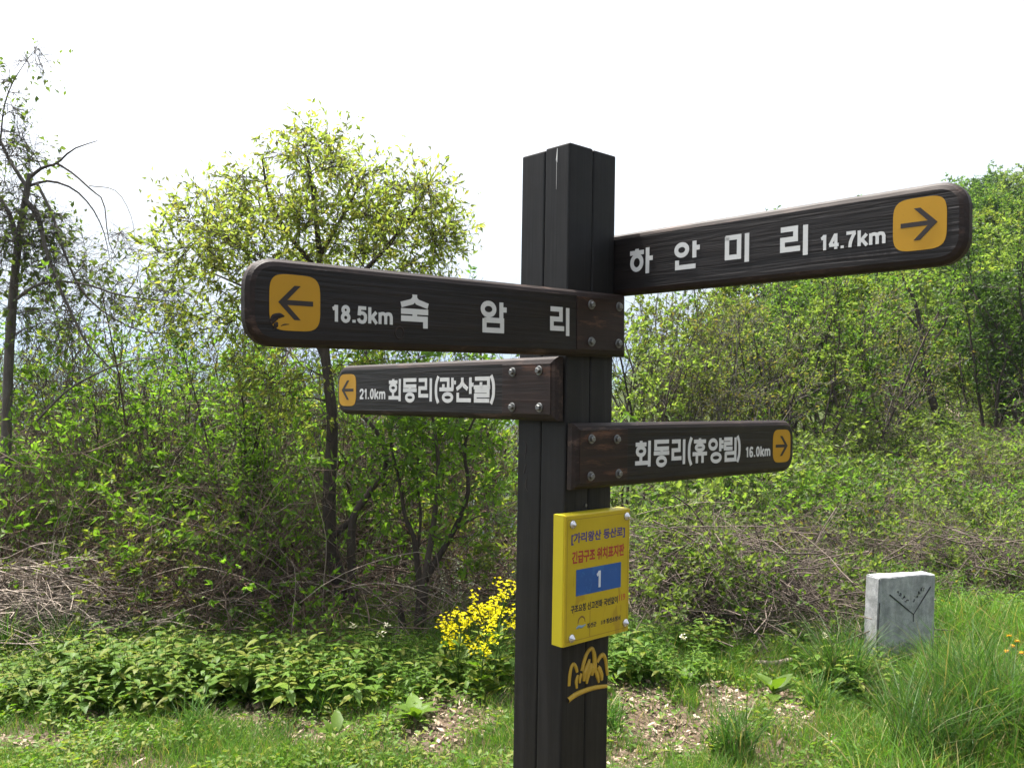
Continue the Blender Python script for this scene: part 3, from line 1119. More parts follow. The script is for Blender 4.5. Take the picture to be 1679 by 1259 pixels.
# white dropping near the top of the nearest timber, scratches carved on the left face
drop = tube_part('bird_dropping', sp, [([(-0.046, 0.655), (-0.0465, 0.64), (-0.0475, 0.625), (-0.0465, 0.617)], [0.001, 0.0018, 0.003, 0.0012]), ([(-0.048, 0.617), (-0.048, 0.58), (-0.048, 0.545)], [0.0006, 0.0006, 0.0003])], 0.0003, M['white'], 0.12, 5)
under(drop, sp, fl)
scr = tube_part('scratch', sp, [([(-0.16, -0.135), (-0.150, -0.15), (-0.156, -0.185)], [0.0008, 0.002, 0.0008]), ([(-0.15, -0.20), (-0.158, -0.225)], [0.001, 0.002]),
                               ([(-0.145, -0.235), (-0.15, -0.26), (-0.14, -0.275)], [0.001, 0.002, 0.001])], 0.0, M['arrow'], 0.2, 5)
under(scr, sp, fl)

# ------------------------------------------------------------------ the yellow rescue notice
nb = PC + E1 * 0.0885 - E2 * 0.0
notice = empty('notice_plate', (nb.x, nb.y, EYE - 0.655), 0, 'yellow emergency location notice screwed to the signpost below its arms', 'notice')
WORLD[notice.name] = Matrix.Translation((nb.x, nb.y, EYE - 0.655))
PX0, PX1, PY0, PY1, PZ = -0.040, 0.2165, -0.6545, -0.3165, 0.0385
bm = ring_prism([(rect(PX0, PX1, PY0, PY1), 0.001), (rect(PX0, PX1, PY0, PY1), PZ - 0.0015), (rect(PX0 + 0.0015, PX1 - 0.0015, PY0 + 0.0015, PY1 - 0.0015), PZ)], [0, 0], 0)
back = bm_obj('backing_board', bm, M['plateside'])
under(back, notice, fx)
bm = ring_prism([(rect(PX0 + 0.001, PX1 - 0.001, PY0 + 0.001, PY1 - 0.001), PZ - 0.0005), (rect(PX0 + 0.001, PX1 - 0.001, PY0 + 0.001, PY1 - 0.001), PZ + 0.004), (rect(PX0 + 0.0025, PX1 - 0.0025, PY0 + 0.0025, PY1 - 0.0025), PZ + 0.0055)], [0, 0], 0)
face = bm_obj('face_panel', bm, M['plate'])
under(face, notice, fx)
ZF = PZ + 0.0055
bm = bmesh.new()
for q in (rect(PX0 + 0.010, PX1 - 0.010, PY1 - 0.0125, PY1 - 0.0115), rect(PX0 + 0.010, PX1 - 0.010, PY0 + 0.0115, PY0 + 0.0125), rect(PX0 + 0.008, PX0 + 0.009, PY0 + 0.0125, PY1 - 0.0125),
          rect(PX1 - 0.009, PX1 - 0.008, PY0 + 0.0125, PY1 - 0.0125), rect(0.0575, 0.0590, PY0 + 0.0128, -0.5724)):
    vs = [bm.verts.new((x, y, ZF + 0.0003)) for x, y in q]
    bm.faces.new(vs)
sub('seam', bm, M['brownline'], face)
for x, y in ((-0.0135, -0.3405), (0.2034 - 0.003, -0.3369), (-0.0118, -0.6344), (0.2051 - 0.004, -0.6292)):
    c = [(x + 0.0108 * math.cos(t), y + 0.0108 * math.sin(t)) for t in np.linspace(0, 2 * math.pi, 18, endpoint=False)]
    c2 = [(x + (a - x) * 0.82, y + (b - y) * 0.82) for a, b in c]
    c3 = [(x + (a - x) * 0.12, y + (b - y) * 0.12) for a, b in c]
    under(bm_obj('cap_nut', ring_prism([(c, ZF - 0.001), (c, ZF + 0.003), (c2, ZF + 0.0055), (c3, ZF + 0.0135)], [0, 0, 0], 0), M['chrome']), notice, fx)


def ptext(body, x0, x1, y0, y1, m, bold=0.02):
    return text_into(face, body, x0, x1, y0, y1, ZF, M[m], bold, 0.0004)


ptext('[가리왕산 등산로]', -0.0172, 0.1945, -0.3942, -0.3634, 'violet', 0.03)
ptext('긴급구조 위치표지판', -0.0136, 0.1930, -0.4436, -0.4105, 'red', 0.035)
sub('number_panel', ring_prism([(rect(0.0028, 0.1800, -0.5283, -0.4600), ZF - 0.0004), (rect(0.0028, 0.1800, -0.5283, -0.4600), ZF + 0.0006)], [0], 0), M['blue'], face)
figures(face, '1', 0.0800, 0.1010, -0.5165, -0.4725, 0.0075, ZF + 0.0008, M['pale'])
ptext('구조요청 신고전화 국번없이', -0.0157, 0.1690, -0.5705, -0.5500, 'black', 0.03)
ptext('119', 0.1740, 0.2000, -0.5665, -0.5480, 'faded', 0.03)
ptext('정선군', 0.0473, 0.0843, -0.6186, -0.6055, 'black', 0.035)
ptext('119 정선소방서', 0.1024, 0.1810, -0.6190, -0.6050, 'black', 0.035)
tube_part('county_logo', face, [([(0.013, -0.601), (0.016, -0.590), (0.0265, -0.584), (0.037, -0.590), (0.040, -0.600)], [0.0014, 0.002, 0.0024, 0.002, 0.001])], ZF, M['brownline'], 0.15, 6)
tube_part('county_logo', face, [([(0.006, -0.613), (0.016, -0.609), (0.028, -0.611), (0.042, -0.607)], [0.002, 0.004, 0.0036, 0.0015])], ZF, M['bluegrey'], 0.12, 6)

# ------------------------------------------------------------------ the stone marker
st = empty('stone_marker', (0, 0, 0), 0, 'grey granite marker stone with an engraved fork standing in tall grass', 'stone marker')
sl = at(1437, 1112, 5.15)
sx, sy = float(sl[0]), 5.15
st.location = (sx, sy, gz(sx, sy) - 0.08)
st.rotation_euler = (0, R(1.3), R(23.6))
SWD, SDP, SHT = 0.465, 0.105, 0.62
bm = bmesh.new()
rg = random.Random(8)
nx_, nz_ = 7, 11
bmesh.ops.create_cube(bm, size=1.0)
for v in bm.verts:
    k = 1.03 if v.co.z < 0 else 1.0
    v.co = Vector(((v.co.x * k + 0.5) * SWD, (v.co.y + 0.5) * SDP, (v.co.z + 0.5) * SHT))
bmesh.ops.bevel(bm, geom=list(bm.edges), offset=0.006, segments=2, affect='EDGES')
bmesh.ops.subdivide_edges(bm, edges=[e for e in bm.edges if e.calc_length() > 0.1], cuts=4, use_grid_fill=True)
for v in bm.verts:
    v.co += Vector((rg.gauss(0, 0.0017), rg.gauss(0, 0.0010), rg.gauss(0, 0.0017)))
bm_obj('stone_block', bm, M['granite'], st)


def groove(lines, name, y=-0.0006):
    bm = bmesh.new()
    for (x0, z0, x1, z1, wd) in lines:
        d = Vector((x1 - x0, 0, z1 - z0)).normalized()
        nrm = Vector((-d.z, 0, d.x)) * wd / 2
        q = [Vector((x0, y, z0)) - nrm, Vector((x1, y, z1)) - nrm * 0.6, Vector((x1, y, z1)) + nrm * 0.6, Vector((x0, y, z0)) + nrm]
        a = [bm.verts.new(v) for v in q]
        b = [bm.verts.new(v + Vector((0, 0.004, 0))) for v in q]
        bm.faces.new(a)
        for k in range(4):
            bm.faces.new((a[k], a[(k + 1) % 4], b[(k + 1) % 4], b[k]))
    return bm_obj(name, bm, M['groove'], st)


groove([(0.085, 0.515, 0.285, 0.385, 0.008), (0.425, 0.545, 0.285, 0.385, 0.006), (0.285, 0.385, 0.285, 0.34, 0.007)], 'engraved_fork', -0.0035)
groove([(0.006, 0.47, -0.002, 0.30, 0.005), (-0.002, 0.30, -0.004, 0.10, 0.006), (-0.004, 0.10, -0.003, 0.02, 0.004)], 'edge_crack', -0.0045)
tiny = []
for (cx, cz, ax, azz) in ((0.150, 0.525, 0.026, -0.019), (0.285, 0.465, 0.024, 0.021)):
    for k in range(4):
        ox, oz = cx + ax * k, cz + azz * k
        for j in range(6):
            a = rg.random() * 3.14
            x, z = ox + rg.uniform(-0.011, 0.011), oz + rg.uniform(-0.007, 0.007)
            l = rg.uniform(0.006, 0.013)
            tiny.append((x, z, x + l * math.cos(a), z + l * math.sin(a), 0.002))
groove(tiny, 'engraved_characters', -0.0032)


# ------------------------------------------------------------------ trees with hand-laid limbs
def limb(pts, depth, r0, r1, n=14, wob=0.0):
    """pts: photo coordinates (px, py[, depth offset])"""
    w_ = [at(p[0], p[1], depth + (p[2] if len(p) > 2 else 0)) for p in pts]
    c = smooth_line(w_, n)
    return c, np.linspace(r0, r1, n)


def blob_targets(rng, blobs, depth, thick, per=1.0):
    out = []
    sc = depth / FPX
    for (cx, cy, rx, ry, n) in blobs:
        c = at(cx, cy, depth)
        k = int(n * per)
        d = unit(rng.normal(0, 1, (k, 3))) * rng.uniform(0.25, 1, (k, 1)) ** 0.5
        out.append(c + d * np.array([rx * sc, thick * min(1, (rx + 30) / 130), ry * sc]))
    return np.concatenate(out)


def attach(rng, limbs, targets, rmin=0.0022, up=0.12):
    nodes = np.concatenate([c for c, r in limbs])
    rads = np.concatenate([r for c, r in limbs])
    d0 = np.array([np.min(np.linalg.norm(nodes - t, axis=1)) for t in targets])
    lines, lr = [], []
    for t in targets[np.argsort(d0)]:
        v = t - nodes
        dist = np.linalg.norm(v, axis=1)
        cost = dist + 0.7 * np.maximum(0, nodes[:, 2] - t[2]) + 0.004 / np.maximum(rads, 0.002) * 0.02
        i = int(np.argmin(cost))
        p0 = nodes[i]
        L = dist[i]
        ctrl = p0 + (t - p0) * 0.5 + np.array([0, 0, up * L]) + rng.normal(0, 0.08 * L, 3)
        s = np.linspace(0, 1, 6)[:, None]
        c = (1 - s) ** 2 * p0 + 2 * s * (1 - s) * ctrl + s * s * t + rng.normal(0, 0.012 * L, (6, 3)) * (s * (1 - s) * 4)
        r0 = min(rads[i] * 0.65, 0.003 + 0.011 * L)
        r = np.linspace(max(r0, rmin), rmin, 6)
        lines.append(c)
        lr.append(r)
        nodes = np.concatenate([nodes, c[1:]])
        rads = np.concatenate([rads, r[1:]])
    return np.array(lines), np.array(lr)


def hand_tree(name, label, cat, seed, limbs, targets, base, leafm, barkm, twigs=4, twl=(0.12, 0.3), per=6, size=0.05, ratio=0.42, droop=0.1, trop=(0, 0, 0.02), group=None, sides=9, upness=0.8, lf=1.0):
    rng = np.random.default_rng(seed)
    root = empty(name, base, 0, label, cat, group)
    b = np.array(base)
    acc = Acc()
    for c, r in limbs:
        V, F = tube(c, r, sides)
        acc.add(V - b, F)
    ln, lr = attach(rng, limbs, targets)
    V, F = tubes(ln, lr, 5)
    acc.add(V - b, F)
    p, d, _, _ = sprout(rng, ln, lr, twigs, 0.35, 1.0, 0.7)
    L = rng.uniform(twl[0], twl[1], len(p))
    tw = grow(rng, p, d, L, 4, 0.22, trop)
    V, F = tubes(tw, taper(np.full(len(p), 0.0021), 4), 3)
    acc.add(V - b, F)
    acc.obj('trunk', M[barkm], root, True)
    tw = tw[rng.random(len(tw)) < lf]
    V, F = leaf_on(rng, tw, per, size, ratio, 0.15, upness, 0.9, 0.45, droop)
    raw_obj('crown', V - b, F, M[leafm], root)
    return root


rng0 = np.random.default_rng(42)
# -- the maple-like tree behind the upper left arm
DM = 5.95
lm = [limb([(580, 1062), (563, 985), (541, 880), (541, 780), (545, 690), (534, 590), (528, 500), (524, 420), (515, 330), (505, 260)], DM, 0.062, 0.010, 26),
      limb([(534, 590), (500, 520), (455, 460), (400, 410), (340, 370)], DM, 0.026, 0.006, 12),
      limb([(531, 540), (575, 470), (630, 410), (680, 345), (705, 300)], DM, 0.024, 0.006, 12),
      limb([(526, 450), (470, 380), (440, 320), (430, 260)], DM, 0.018, 0.005, 10),
      limb([(524, 420), (570, 340), (600, 280)], DM, 0.016, 0.005, 8),
      limb([(532, 560, 0.1), (560, 480, -0.3), (600, 440, -0.6)], DM, 0.018, 0.005, 8),
      limb([(533, 570), (470, 500, 0.3), (400, 470, 0.5), (330, 440, 0.5)], DM, 0.018, 0.005, 10),
      limb([(588, 1060), (578, 960), (577, 860), (598, 818), (630, 772), (632, 738), (612, 700), (580, 670)], DM - 0.1, 0.034, 0.010, 20),
      limb([(548, 878), (566, 862), (577, 852)], DM - 0.05, 0.022, 0.020, 5)]
bl = [(500, 262, 66, 42, 20), (575, 300, 80, 48, 26), (440, 325, 74, 48, 24), (325, 365, 44, 40, 13), (380, 355, 56, 44, 15), (640, 335, 66, 48, 22), (698, 322, 42, 42, 15), (732, 385, 34, 18, 10), (700, 375, 40, 24, 10),
      (380, 415, 110, 42, 30), (560, 385, 120, 50, 40), (310, 435, 50, 40, 16), (640, 415, 80, 42, 26), (470, 400, 90, 50, 26), (350, 510, 90, 60, 22), (520, 240, 46, 20, 6),
      (440, 610, 90, 50, 16), (600, 600, 80, 40, 14), (470, 690, 80, 50, 10)]
b0 = at(580, 1062, DM)
hand_tree('maple_tree', 'slender tree with yellowish spring crown rising behind the upper left sign arm', 'tree', 11, lm, blob_targets(rng0, bl, DM, 0.70), (b0[0], DM, gz(b0[0], DM) - 0.05), 'lf_crown', 'bark',
          7, (0.14, 0.36), 6, 0.044, 0.40, 0.2, (0, 0, 0.0))
# -- drooping tree at the left edge
DL = 6.5
lm = [limb([(-2, 1010), (8, 800), (14, 600), (22, 480), (30, 400), (42, 325), (50, 285)], DL, 0.042, 0.020, 20),
      limb([(50, 290), (70, 275), (93, 268), (120, 245), (160, 231)], DL, 0.014, 0.003, 10),
      limb([(93, 268), (120, 285), (150, 312), (170, 332), (178, 395), (195, 430)], DL, 0.009, 0.002, 12),
      limb([(48, 305), (80, 297), (120, 310), (150, 340), (170, 380), (180, 425)], DL, 0.011, 0.002, 12),
      limb([(146, 305), (190, 313), (215, 355), (222, 400)], DL, 0.004, 0.0015, 10),
      limb([(46, 310), (20, 270), (0, 230), (-20, 180)], DL, 0.016, 0.006, 8),
      limb([(0, 240), (8, 170), (30, 120), (72, 62)], DL, 0.007, 0.0015, 10),
      limb([(30, 400), (10, 340), (-30, 300)], DL, 0.022, 0.01, 8),
      limb([(68, 380), (80, 425), (95, 465), (125, 530), (148, 570), (190, 612)], DL - 0.2, 0.015, 0.005, 14),
      limb([(42, 330), (60, 350), (68, 380)], DL - 0.1, 0.022, 0.02, 5),
      limb([(28, 490), (55, 470), (90, 462), (140, 466), (200, 485), (260, 492), (320, 496)], DL - 0.2, 0.013, 0.003, 14),
      limb([(100, 400), (130, 470), (175, 515), (240, 545), (310, 543)], DL - 0.15, 0.009, 0.003, 12),
      limb([(60, 300), (85, 350), (100, 400)], DL - 0.1, 0.012, 0.009, 6),
      limb([(60, 690), (110, 640), (160, 612), (210, 592), (250, 588), (300, 604)], DL - 0.4, 0.009, 0.003, 12),
      limb([(205, 483), (222, 460), (228, 436)], DL - 0.2, 0.005, 0.002, 6), limb([(265, 492), (285, 450), (300, 425)], DL - 0.2, 0.004, 0.0015, 6)]
bl = [(15, 235, 30, 30, 12), (35, 255, 30, 20, 8), (20, 330, 45, 30, 18), (60, 370, 50, 35, 22), (30, 410, 45, 35, 20), (100, 380, 30, 40, 10), (110, 440, 60, 40, 18), (190, 400, 30, 30, 6), (10, 160, 14, 40, 8), (50, 90, 22, 25, 5),
      (30, 480, 50, 50, 16), (230, 470, 60, 40, 14), (160, 500, 70, 40, 12), (70, 540, 60, 40, 14), (280, 500, 40, 40, 10)]
b0 = at(-2, 1010, DL)
hand_tree('birch_tree', 'sparse grey tree with bare drooping branches at the clearing edge beside the dead twig heap', 'tree', 12, lm, blob_targets(rng0, bl, DL, 0.45, 1.6), (b0[0], DL, gz(b0[0], DL) - 0.05), 'lf_pale', 'barkgrey',
          8, (0.12, 0.42), 3, 0.044, 0.62, 0.25, (0, 0, -0.13), lf=0.27)
# -- many-stemmed small tree between the maple and the mustard flowers
DS = 5.6
lm = [limb([(686, 1062), (690, 1005), (694, 962)], DS, 0.045, 0.035, 6),
      limb([(692, 975), (683, 915), (678, 880), (664, 845), (655, 790), (640, 720), (650, 660)], DS, 0.022, 0.005, 16),
      limb([(694, 965), (701, 922), (712, 850), (719, 770), (712, 700), (700, 640)], DS, 0.026, 0.006, 16),
      limb([(698, 950), (718, 915), (745, 868), (768, 805), (762, 730), (790, 660)], DS, 0.026, 0.006, 16),
      limb([(690, 985), (682, 930), (690, 850), (684, 780), (690, 720)], DS + 0.1, 0.015, 0.004, 12),
      limb([(664, 1060), (658, 1010), (657, 985)], DS, 0.036, 0.008, 7), limb([(745, 868), (775, 850), (800, 842)], DS, 0.010, 0.004, 6)]
bl = [(640, 700, 70, 60, 26), (710, 680, 80, 60, 30), (780, 690, 60, 60, 24), (640, 800, 50, 60, 14), (750, 780, 70, 60, 22), (790, 840, 40, 60, 12), (690, 600, 120, 30, 20), (700, 900, 70, 50, 10)]
b0 = at(686, 1062, DS)
hand_tree('hornbeam_tree', 'dark many-stemmed small tree between the slender tree and the yellow flowers', 'tree', 13, lm, blob_targets(rng0, bl, DS, 0.5), (b0[0], DS, gz(b0[0], DS) - 0.05), 'lf_bright', 'bark',
          4, (0.1, 0.28), 5, 0.05, 0.45, 0.1)
# -- thin leaning tree by the trail at the right
DT = 15.5
lm = [limb([(1549, 722), (1540, 690), (1524, 640), (1514, 580), (1508, 530), (1498, 490), (1480, 455)], DT, 0.085, 0.02, 16),
      limb([(1510, 545), (1490, 520), (1470, 500)], DT, 0.03, 0.01, 6), limb([(1514, 580), (1545, 540), (1560, 500)], DT, 0.03, 0.01, 6),
      limb([(1545, 712), (1500, 708), (1450, 700), (1420, 706)], DT - 0.3, 0.035, 0.01, 10)]
bl = [(1490, 470, 45, 30, 16), (1540, 500, 35, 30, 12), (1470, 510, 30, 25, 8), (1520, 600, 40, 30, 6)]
b0 = at(1549, 722, DT)
hand_tree('ash_tree', 'thin dark leaning tree beside the pale trail at the right', 'tree', 14, lm, blob_targets(rng0, bl, DT, 0.6), (b0[0], DT, float(b0[2]) - 0.1), 'lf_pale', 'bark', 4, (0.2, 0.5), 6, 0.09, 0.5)


# ------------------------------------------------------------------ shrub and tree kinds, each built once and copied
def shrub_parts(seed, h, spread, n_st, lat, tw, per, leafm, stemm, size, ratio=0.45, r0=0.009, arch=0.0, wander=0.13, upness=0.8, latL=0.42, twL=0.2, leaf_t=0.2, t_lat=0.2, droop=0.12, tips=0, lowcut=0.0):
    rng = np.random.default_rng(seed)
    a = rng.uniform(0, 2 * math.pi, n_st)
    rr = spread * 0.35 * np.sqrt(rng.uniform(0, 1, n_st))
    P0 = np.stack([rr * np.cos(a), rr * np.sin(a), np.full(n_st, -0.1)], 1)
    tilt = rng.uniform(0.08, 0.75, n_st) * spread / max(h, 0.3)
    D0 = np.stack([np.cos(a) * tilt, np.sin(a) * tilt, np.ones(n_st)], 1)
    st_ = grow(rng, P0, D0, h * rng.uniform(0.65, 1.12, n_st), 9, wander, (0, 0, -arch))
    sr = taper(r0 * rng.uniform(0.5, 1.2, n_st), 9, 0.25)
    acc = Acc()
    acc.add(*tubes(st_, sr, 5))
    p, d, r, t = sprout(rng, st_, sr, lat, t_lat, 0.98, 0.75)
    L = h * latL * rng.uniform(0.5, 1.1, len(p)) * (1.15 - 0.6 * t)
    la = grow(rng, p, d, L, 6, 0.2, (0, 0, 0.06 - arch * 0.6))
    lr = taper(np.maximum(r * 0.55, 0.0018), 6, 0.4)
    acc.add(*tubes(la, lr, 4))
    p, d, r, t = sprout(rng, la, lr, tw, 0.2, 1.0, 0.7)
    t_ = grow(rng, p, d, h * twL * rng.uniform(0.4, 1.1, len(p)), 4, 0.22, (0, 0, 0.05))
    acc.add(*tubes(t_, taper(np.full(len(p), 0.0017 + 0.0006 * h), 4), 3))
    if lowcut:
        zt = t_[:, -1, 2] + rng.normal(0, 0.07 * h, len(t_))
        t_ = t_[(zt > lowcut * h) | (rng.random(len(t_)) < 0.10)]
    if per < 1:
        t_ = t_[rng.random(len(t_)) < per]
        per = 1
    if tips:
        # fresh leaves clustered in rosettes at the shoot ends, the other twigs bare
        pick = rng.random(len(t_)) < tips
        a_ = leaf_on(rng, t_[pick], int(per) + 4, size * 1.12, ratio, 0.55, upness, 0.8, 0.4, droop)
        b_ = leaf_on(rng, t_[~pick], 1, size * 0.7, ratio, 0.2, upness, 0.85, 0.4, droop)
        ac2 = Acc()
        ac2.add(*a_)
        ac2.add(*b_)
        return acc, (np.concatenate(ac2.V), np.concatenate(ac2.F))
    V, F = leaf_on(rng, t_, int(per), size, ratio, leaf_t, upness, 0.85, 0.5, droop)
    return acc, (V, F)


PROTO = {}


def proto(kind, name, parts, leafm, stemm, pa='stems', pb='foliage'):
    acc, (V, F) = parts
    PROTO[kind] = (name, pa, raw_mesh(kind + '_wood', np.concatenate(acc.V), np.concatenate(acc.F), M[stemm], True), pb, raw_mesh(kind + '_leaf', V, F, M[leafm]))


def plant(kind, x, y, s, rz, label, cat, group=None, sz=1.0, name=None, sink=0.0):
    nm, pa, ma, pb, mb = PROTO[kind]
    root = empty(name or nm, (x, y, gz(x, y) - sink), rz, label, cat, group)
    root.scale = (s, s, s * sz)
    link(bpy.data.objects.new(pa, ma), root)
    link(bpy.data.objects.new(pb, mb), root)
    return root


proto('leafy1', 'leafy_shrub', shrub_parts(101, 1.9, 1.1, 12, 7, 4, 4, 0, 0, 0.062, 0.42, 0.008, 0.03, tips=0.42, lowcut=0.18), 'lf_bright', 'stem')
proto('leafy2', 'leafy_shrub', shrub_parts(102, 1.7, 1.2, 12, 7, 4, 4, 0, 0, 0.056, 0.5, 0.008, 0.05, tips=0.5, lowcut=0.2), 'lf_mid', 'stem')
proto('leafy3', 'leafy_shrub', shrub_parts(103, 1.5, 1.2, 13, 7, 4, 3, 0, 0, 0.052, 0.45, 0.007, 0.06, tips=0.42, lowcut=0.2), 'lf_new', 'cane')
proto('twiggy1', 'twiggy_shrub', shrub_parts(104, 1.8, 1.3, 20, 8, 5, 0.55, 0, 0, 0.045, 0.5, 0.007, 0.05, 0.2, tips=0.5, lowcut=0.18), 'lf_bright', 'stem')
proto('twiggy2', 'twiggy_shrub', shrub_parts(105, 1.4, 1.6, 20, 8, 5, 0.5, 0, 0, 0.04, 0.5, 0.006, 0.13, 0.22), 'lf_mid', 'dead')
proto('bramble1', 'bramble', shrub_parts(106, 1.7, 1.9, 17, 7, 3, 2, 0, 0, 0.05, 0.5, 0.006, 0.17, 0.14, 0.8, 0.25, 0.1, tips=0.45, lowcut=0.18), 'lf_bright', 'cane')
proto('bush1', 'leafy_bush', shrub_parts(107, 1.05, 1.5, 22, 8, 5, 7, 0, 0, 0.042, 0.55, 0.006, 0.09, 0.18, lowcut=0.30), 'lf_pale', 'dead')
proto('bush2', 'leafy_bush', shrub_parts(108, 1.0, 1.6, 22, 8, 5, 6, 0, 0, 0.044, 0.5, 0.006, 0.10, 0.18, lowcut=0.28), 'lf_mid', 'dead')
proto('bush3', 'leafy_bush', shrub_parts(109, 1.0, 1.7, 24, 9, 5, 1.0, 0, 0, 0.036, 0.5, 0.006, 0.12, 0.22, lowcut=0.30), 'lf_olive', 'dead')
proto('sapling', 'sapling', shrub_parts(110, 3.0, 0.35, 3, 14, 5, 4, 0, 0, 0.055, 0.45, 0.024, 0.0, 0.06, 0.8, 0.16, 0.07, 0.2, 0.3, tips=0.55), 'lf_bright', 'bark', 'trunk', 'crown')
proto('deep1', 'leafy_shrub', shrub_parts(121, 3.0, 1.5, 11, 10, 5, 3, 0, 0, 0.064, 0.45, 0.014, 0.02, tips=0.45), 'lf_bright', 'stem')
proto('deep2', 'leafy_shrub', shrub_parts(122, 2.8, 1.6, 11, 10, 5, 3, 0, 0, 0.060, 0.5, 0.013, 0.03, tips=0.5), 'lf_mid', 'stem')
proto('deep3', 'twiggy_shrub', shrub_parts(123, 2.9, 1.4, 16, 10, 5, 1, 0, 0, 0.055, 0.5, 0.012, 0.02, 0.16), 'lf_new', 'bark')
proto('canopy1', 'small_tree', shrub_parts(111, 3.6, 1.5, 9, 12, 6, 8, 0, 0, 0.062, 0.45, 0.028, 0.0, 0.10, 0.7, 0.26, 0.10, tips=0.6), 'lf_pale', 'bark', 'trunk', 'crown')
proto('canopy2', 'small_tree', shrub_parts(112, 3.6, 1.7, 9, 12, 6, 8, 0, 0, 0.064, 0.5, 0.028, 0.0, 0.12, 0.7, 0.28, 0.10), 'lf_mid', 'bark', 'trunk', 'crown')
proto('canopy3', 'small_tree', shrub_parts(113, 3.4, 1.5, 14, 12, 7, 3, 0, 0, 0.052, 0.5, 0.022, 0.0, 0.14, 0.7, 0.30, 0.10), 'lf_olive', 'barkgrey', 'trunk', 'crown')
proto('canopy4', 'small_tree', shrub_parts(114, 3.6, 1.7, 9, 12, 6, 8, 0, 0, 0.064, 0.5, 0.028, 0.0, 0.12, 0.7, 0.28, 0.10), 'lf_deep', 'bark', 'trunk', 'crown')
proto('canopy5', 'small_tree', shrub_parts(115, 3.4, 1.6, 9, 12, 6, 8, 0, 0, 0.062, 0.5, 0.026, 0.0, 0.12, 0.7, 0.28, 0.10, tips=0.5), 'lf_new', 'bark', 'trunk', 'crown')


def big_tree(seed, h, leafm, size):
    rng = np.random.default_rng(seed)
    acc = Acc()
    tr = grow(rng, [(0, 0, -0.3)], [(0.05, 0.02, 1)], [h * 0.92], 10, 0.06, (0, 0, 0.05))
    rr = taper([0.016 * h], 10, 0.15)
    acc.add(*tubes(tr, rr, 7))
    p, d, r, t = sprout(rng, tr, rr, 30, 0.10, 0.98, 1.0, 0.25)
    L = h * 0.40 * rng.uniform(0.6, 1.1, len(p)) * (1.1 - 0.75 * np.abs(t - 0.35))
    b = grow(rng, p, d, L, 7, 0.14, (0, 0, 0.10))
    br = taper(np.maximum(r * 0.4, 0.01), 7, 0.3)
    acc.add(*tubes(b, br, 4))
    p, d, r, t = sprout(rng, b, br, 9, 0.25, 1.0, 0.8)
    c = grow(rng, p, d, h * 0.12 * rng.uniform(0.5, 1.2, len(p)), 4, 0.2, (0, 0, 0.03))
    acc.add(*tubes(c, taper(np.full(len(p), 0.008), 4), 3))
    p, d, r, t = sprout(rng, c, taper(np.full(len(p), 0.008), 4), 3, 0.2, 1, 0.8)
    e = grow(rng, p, d, h * 0.06 * rng.uniform(0.5, 1.2, len(p)), 3, 0.2)
    V, F = leaf_on(rng, e, 10, size, 0.6, 0.0, 0.7, 1.0, 0.45, 0.1)
    return acc, (V, F)


proto('tree1', 'hill_tree', big_tree(201, 5.5, 0, 0.13), 'lf_new', 'bark', 'trunk', 'crown')
proto('tree2', 'hill_tree', big_tree(202, 6.0, 0, 0.14), 'lf_mid', 'bark', 'trunk', 'crown')
proto('tree3', 'hill_tree', big_tree(203, 5.5, 0, 0.13), 'lf_deep', 'bark', 'trunk', 'crown')
proto('tree4', 'hill_tree', big_tree(204, 5.0, 0, 0.12), 'lf_pale', 'barkgrey', 'trunk', 'crown')


def pxx(px, depth):
    return (px - 839.5) / FPX * depth


# front of the left thicket: (kind, px, depth, scale, height scale, label)
front = [
    ('bramble1', 60, 6.35, 0.75, 0.9, 'bramble with red canes arching behind the dead twig heap'),
    ('leafy1', 120, 6.9, 0.92, 1.0, 'bright leafy shrub beside the drooping grey tree'),
    ('leafy3', 205, 6.15, 0.80, 0.85, 'yellow-green shrub with fresh shoots just right of the dead twig heap'),
    ('leafy1', 330, 6.05, 0.72, 0.9, 'bright shrub with upright fresh shoots above the nettle patch'),
    ('twiggy1', 270, 6.7, 0.95, 1.0, 'bare twiggy shrub behind the nettle patch'),
    ('bramble1', 430, 6.1, 0.62, 0.9, 'bramble with thin red canes arching over the nettle patch'),
    ('leafy2', 400, 6.9, 1.0, 1.0, 'mid-green leafy shrub left of the slender tree'),
    ('leafy1', 480, 6.6, 0.82, 1.0, 'bright leafy shrub hugging the left side of the slender tree trunk'),
    ('twiggy1', 610, 6.6, 0.9, 1.0, 'twiggy shrub between the two dark trees'),
    ('leafy1', 640, 7.0, 0.95, 1.0, 'bright leafy shrub behind the many-stemmed tree'),
    ('leafy3', 780, 6.7, 0.9, 0.95, 'yellow-green shrub behind the mustard flowers'),
    ('twiggy2', 820, 6.25, 0.8, 0.9, 'tangled grey shrub of bare twigs hidden partly by the signpost'),
    ('twiggy1', 20, 7.2, 1.0, 1.0, 'bare twiggy shrub at the foot of the drooping grey tree'),
    ('twiggy2', 540, 6.9, 0.9, 1.0, 'low tangle of bare grey twigs behind the slender tree'),
]
rr_ = random.Random(77)
for kind, px, dep, s, szz, lab in front:
    dep -= 0.5 if px < 440 else (0.0 if px < 760 else 0.3)
    plant(kind, pxx(px, dep), dep, s * rr_.uniform(0.9, 1.25), rr_.random() * 6.28, lab, 'shrub', 'shrubs of the left thicket', szz)
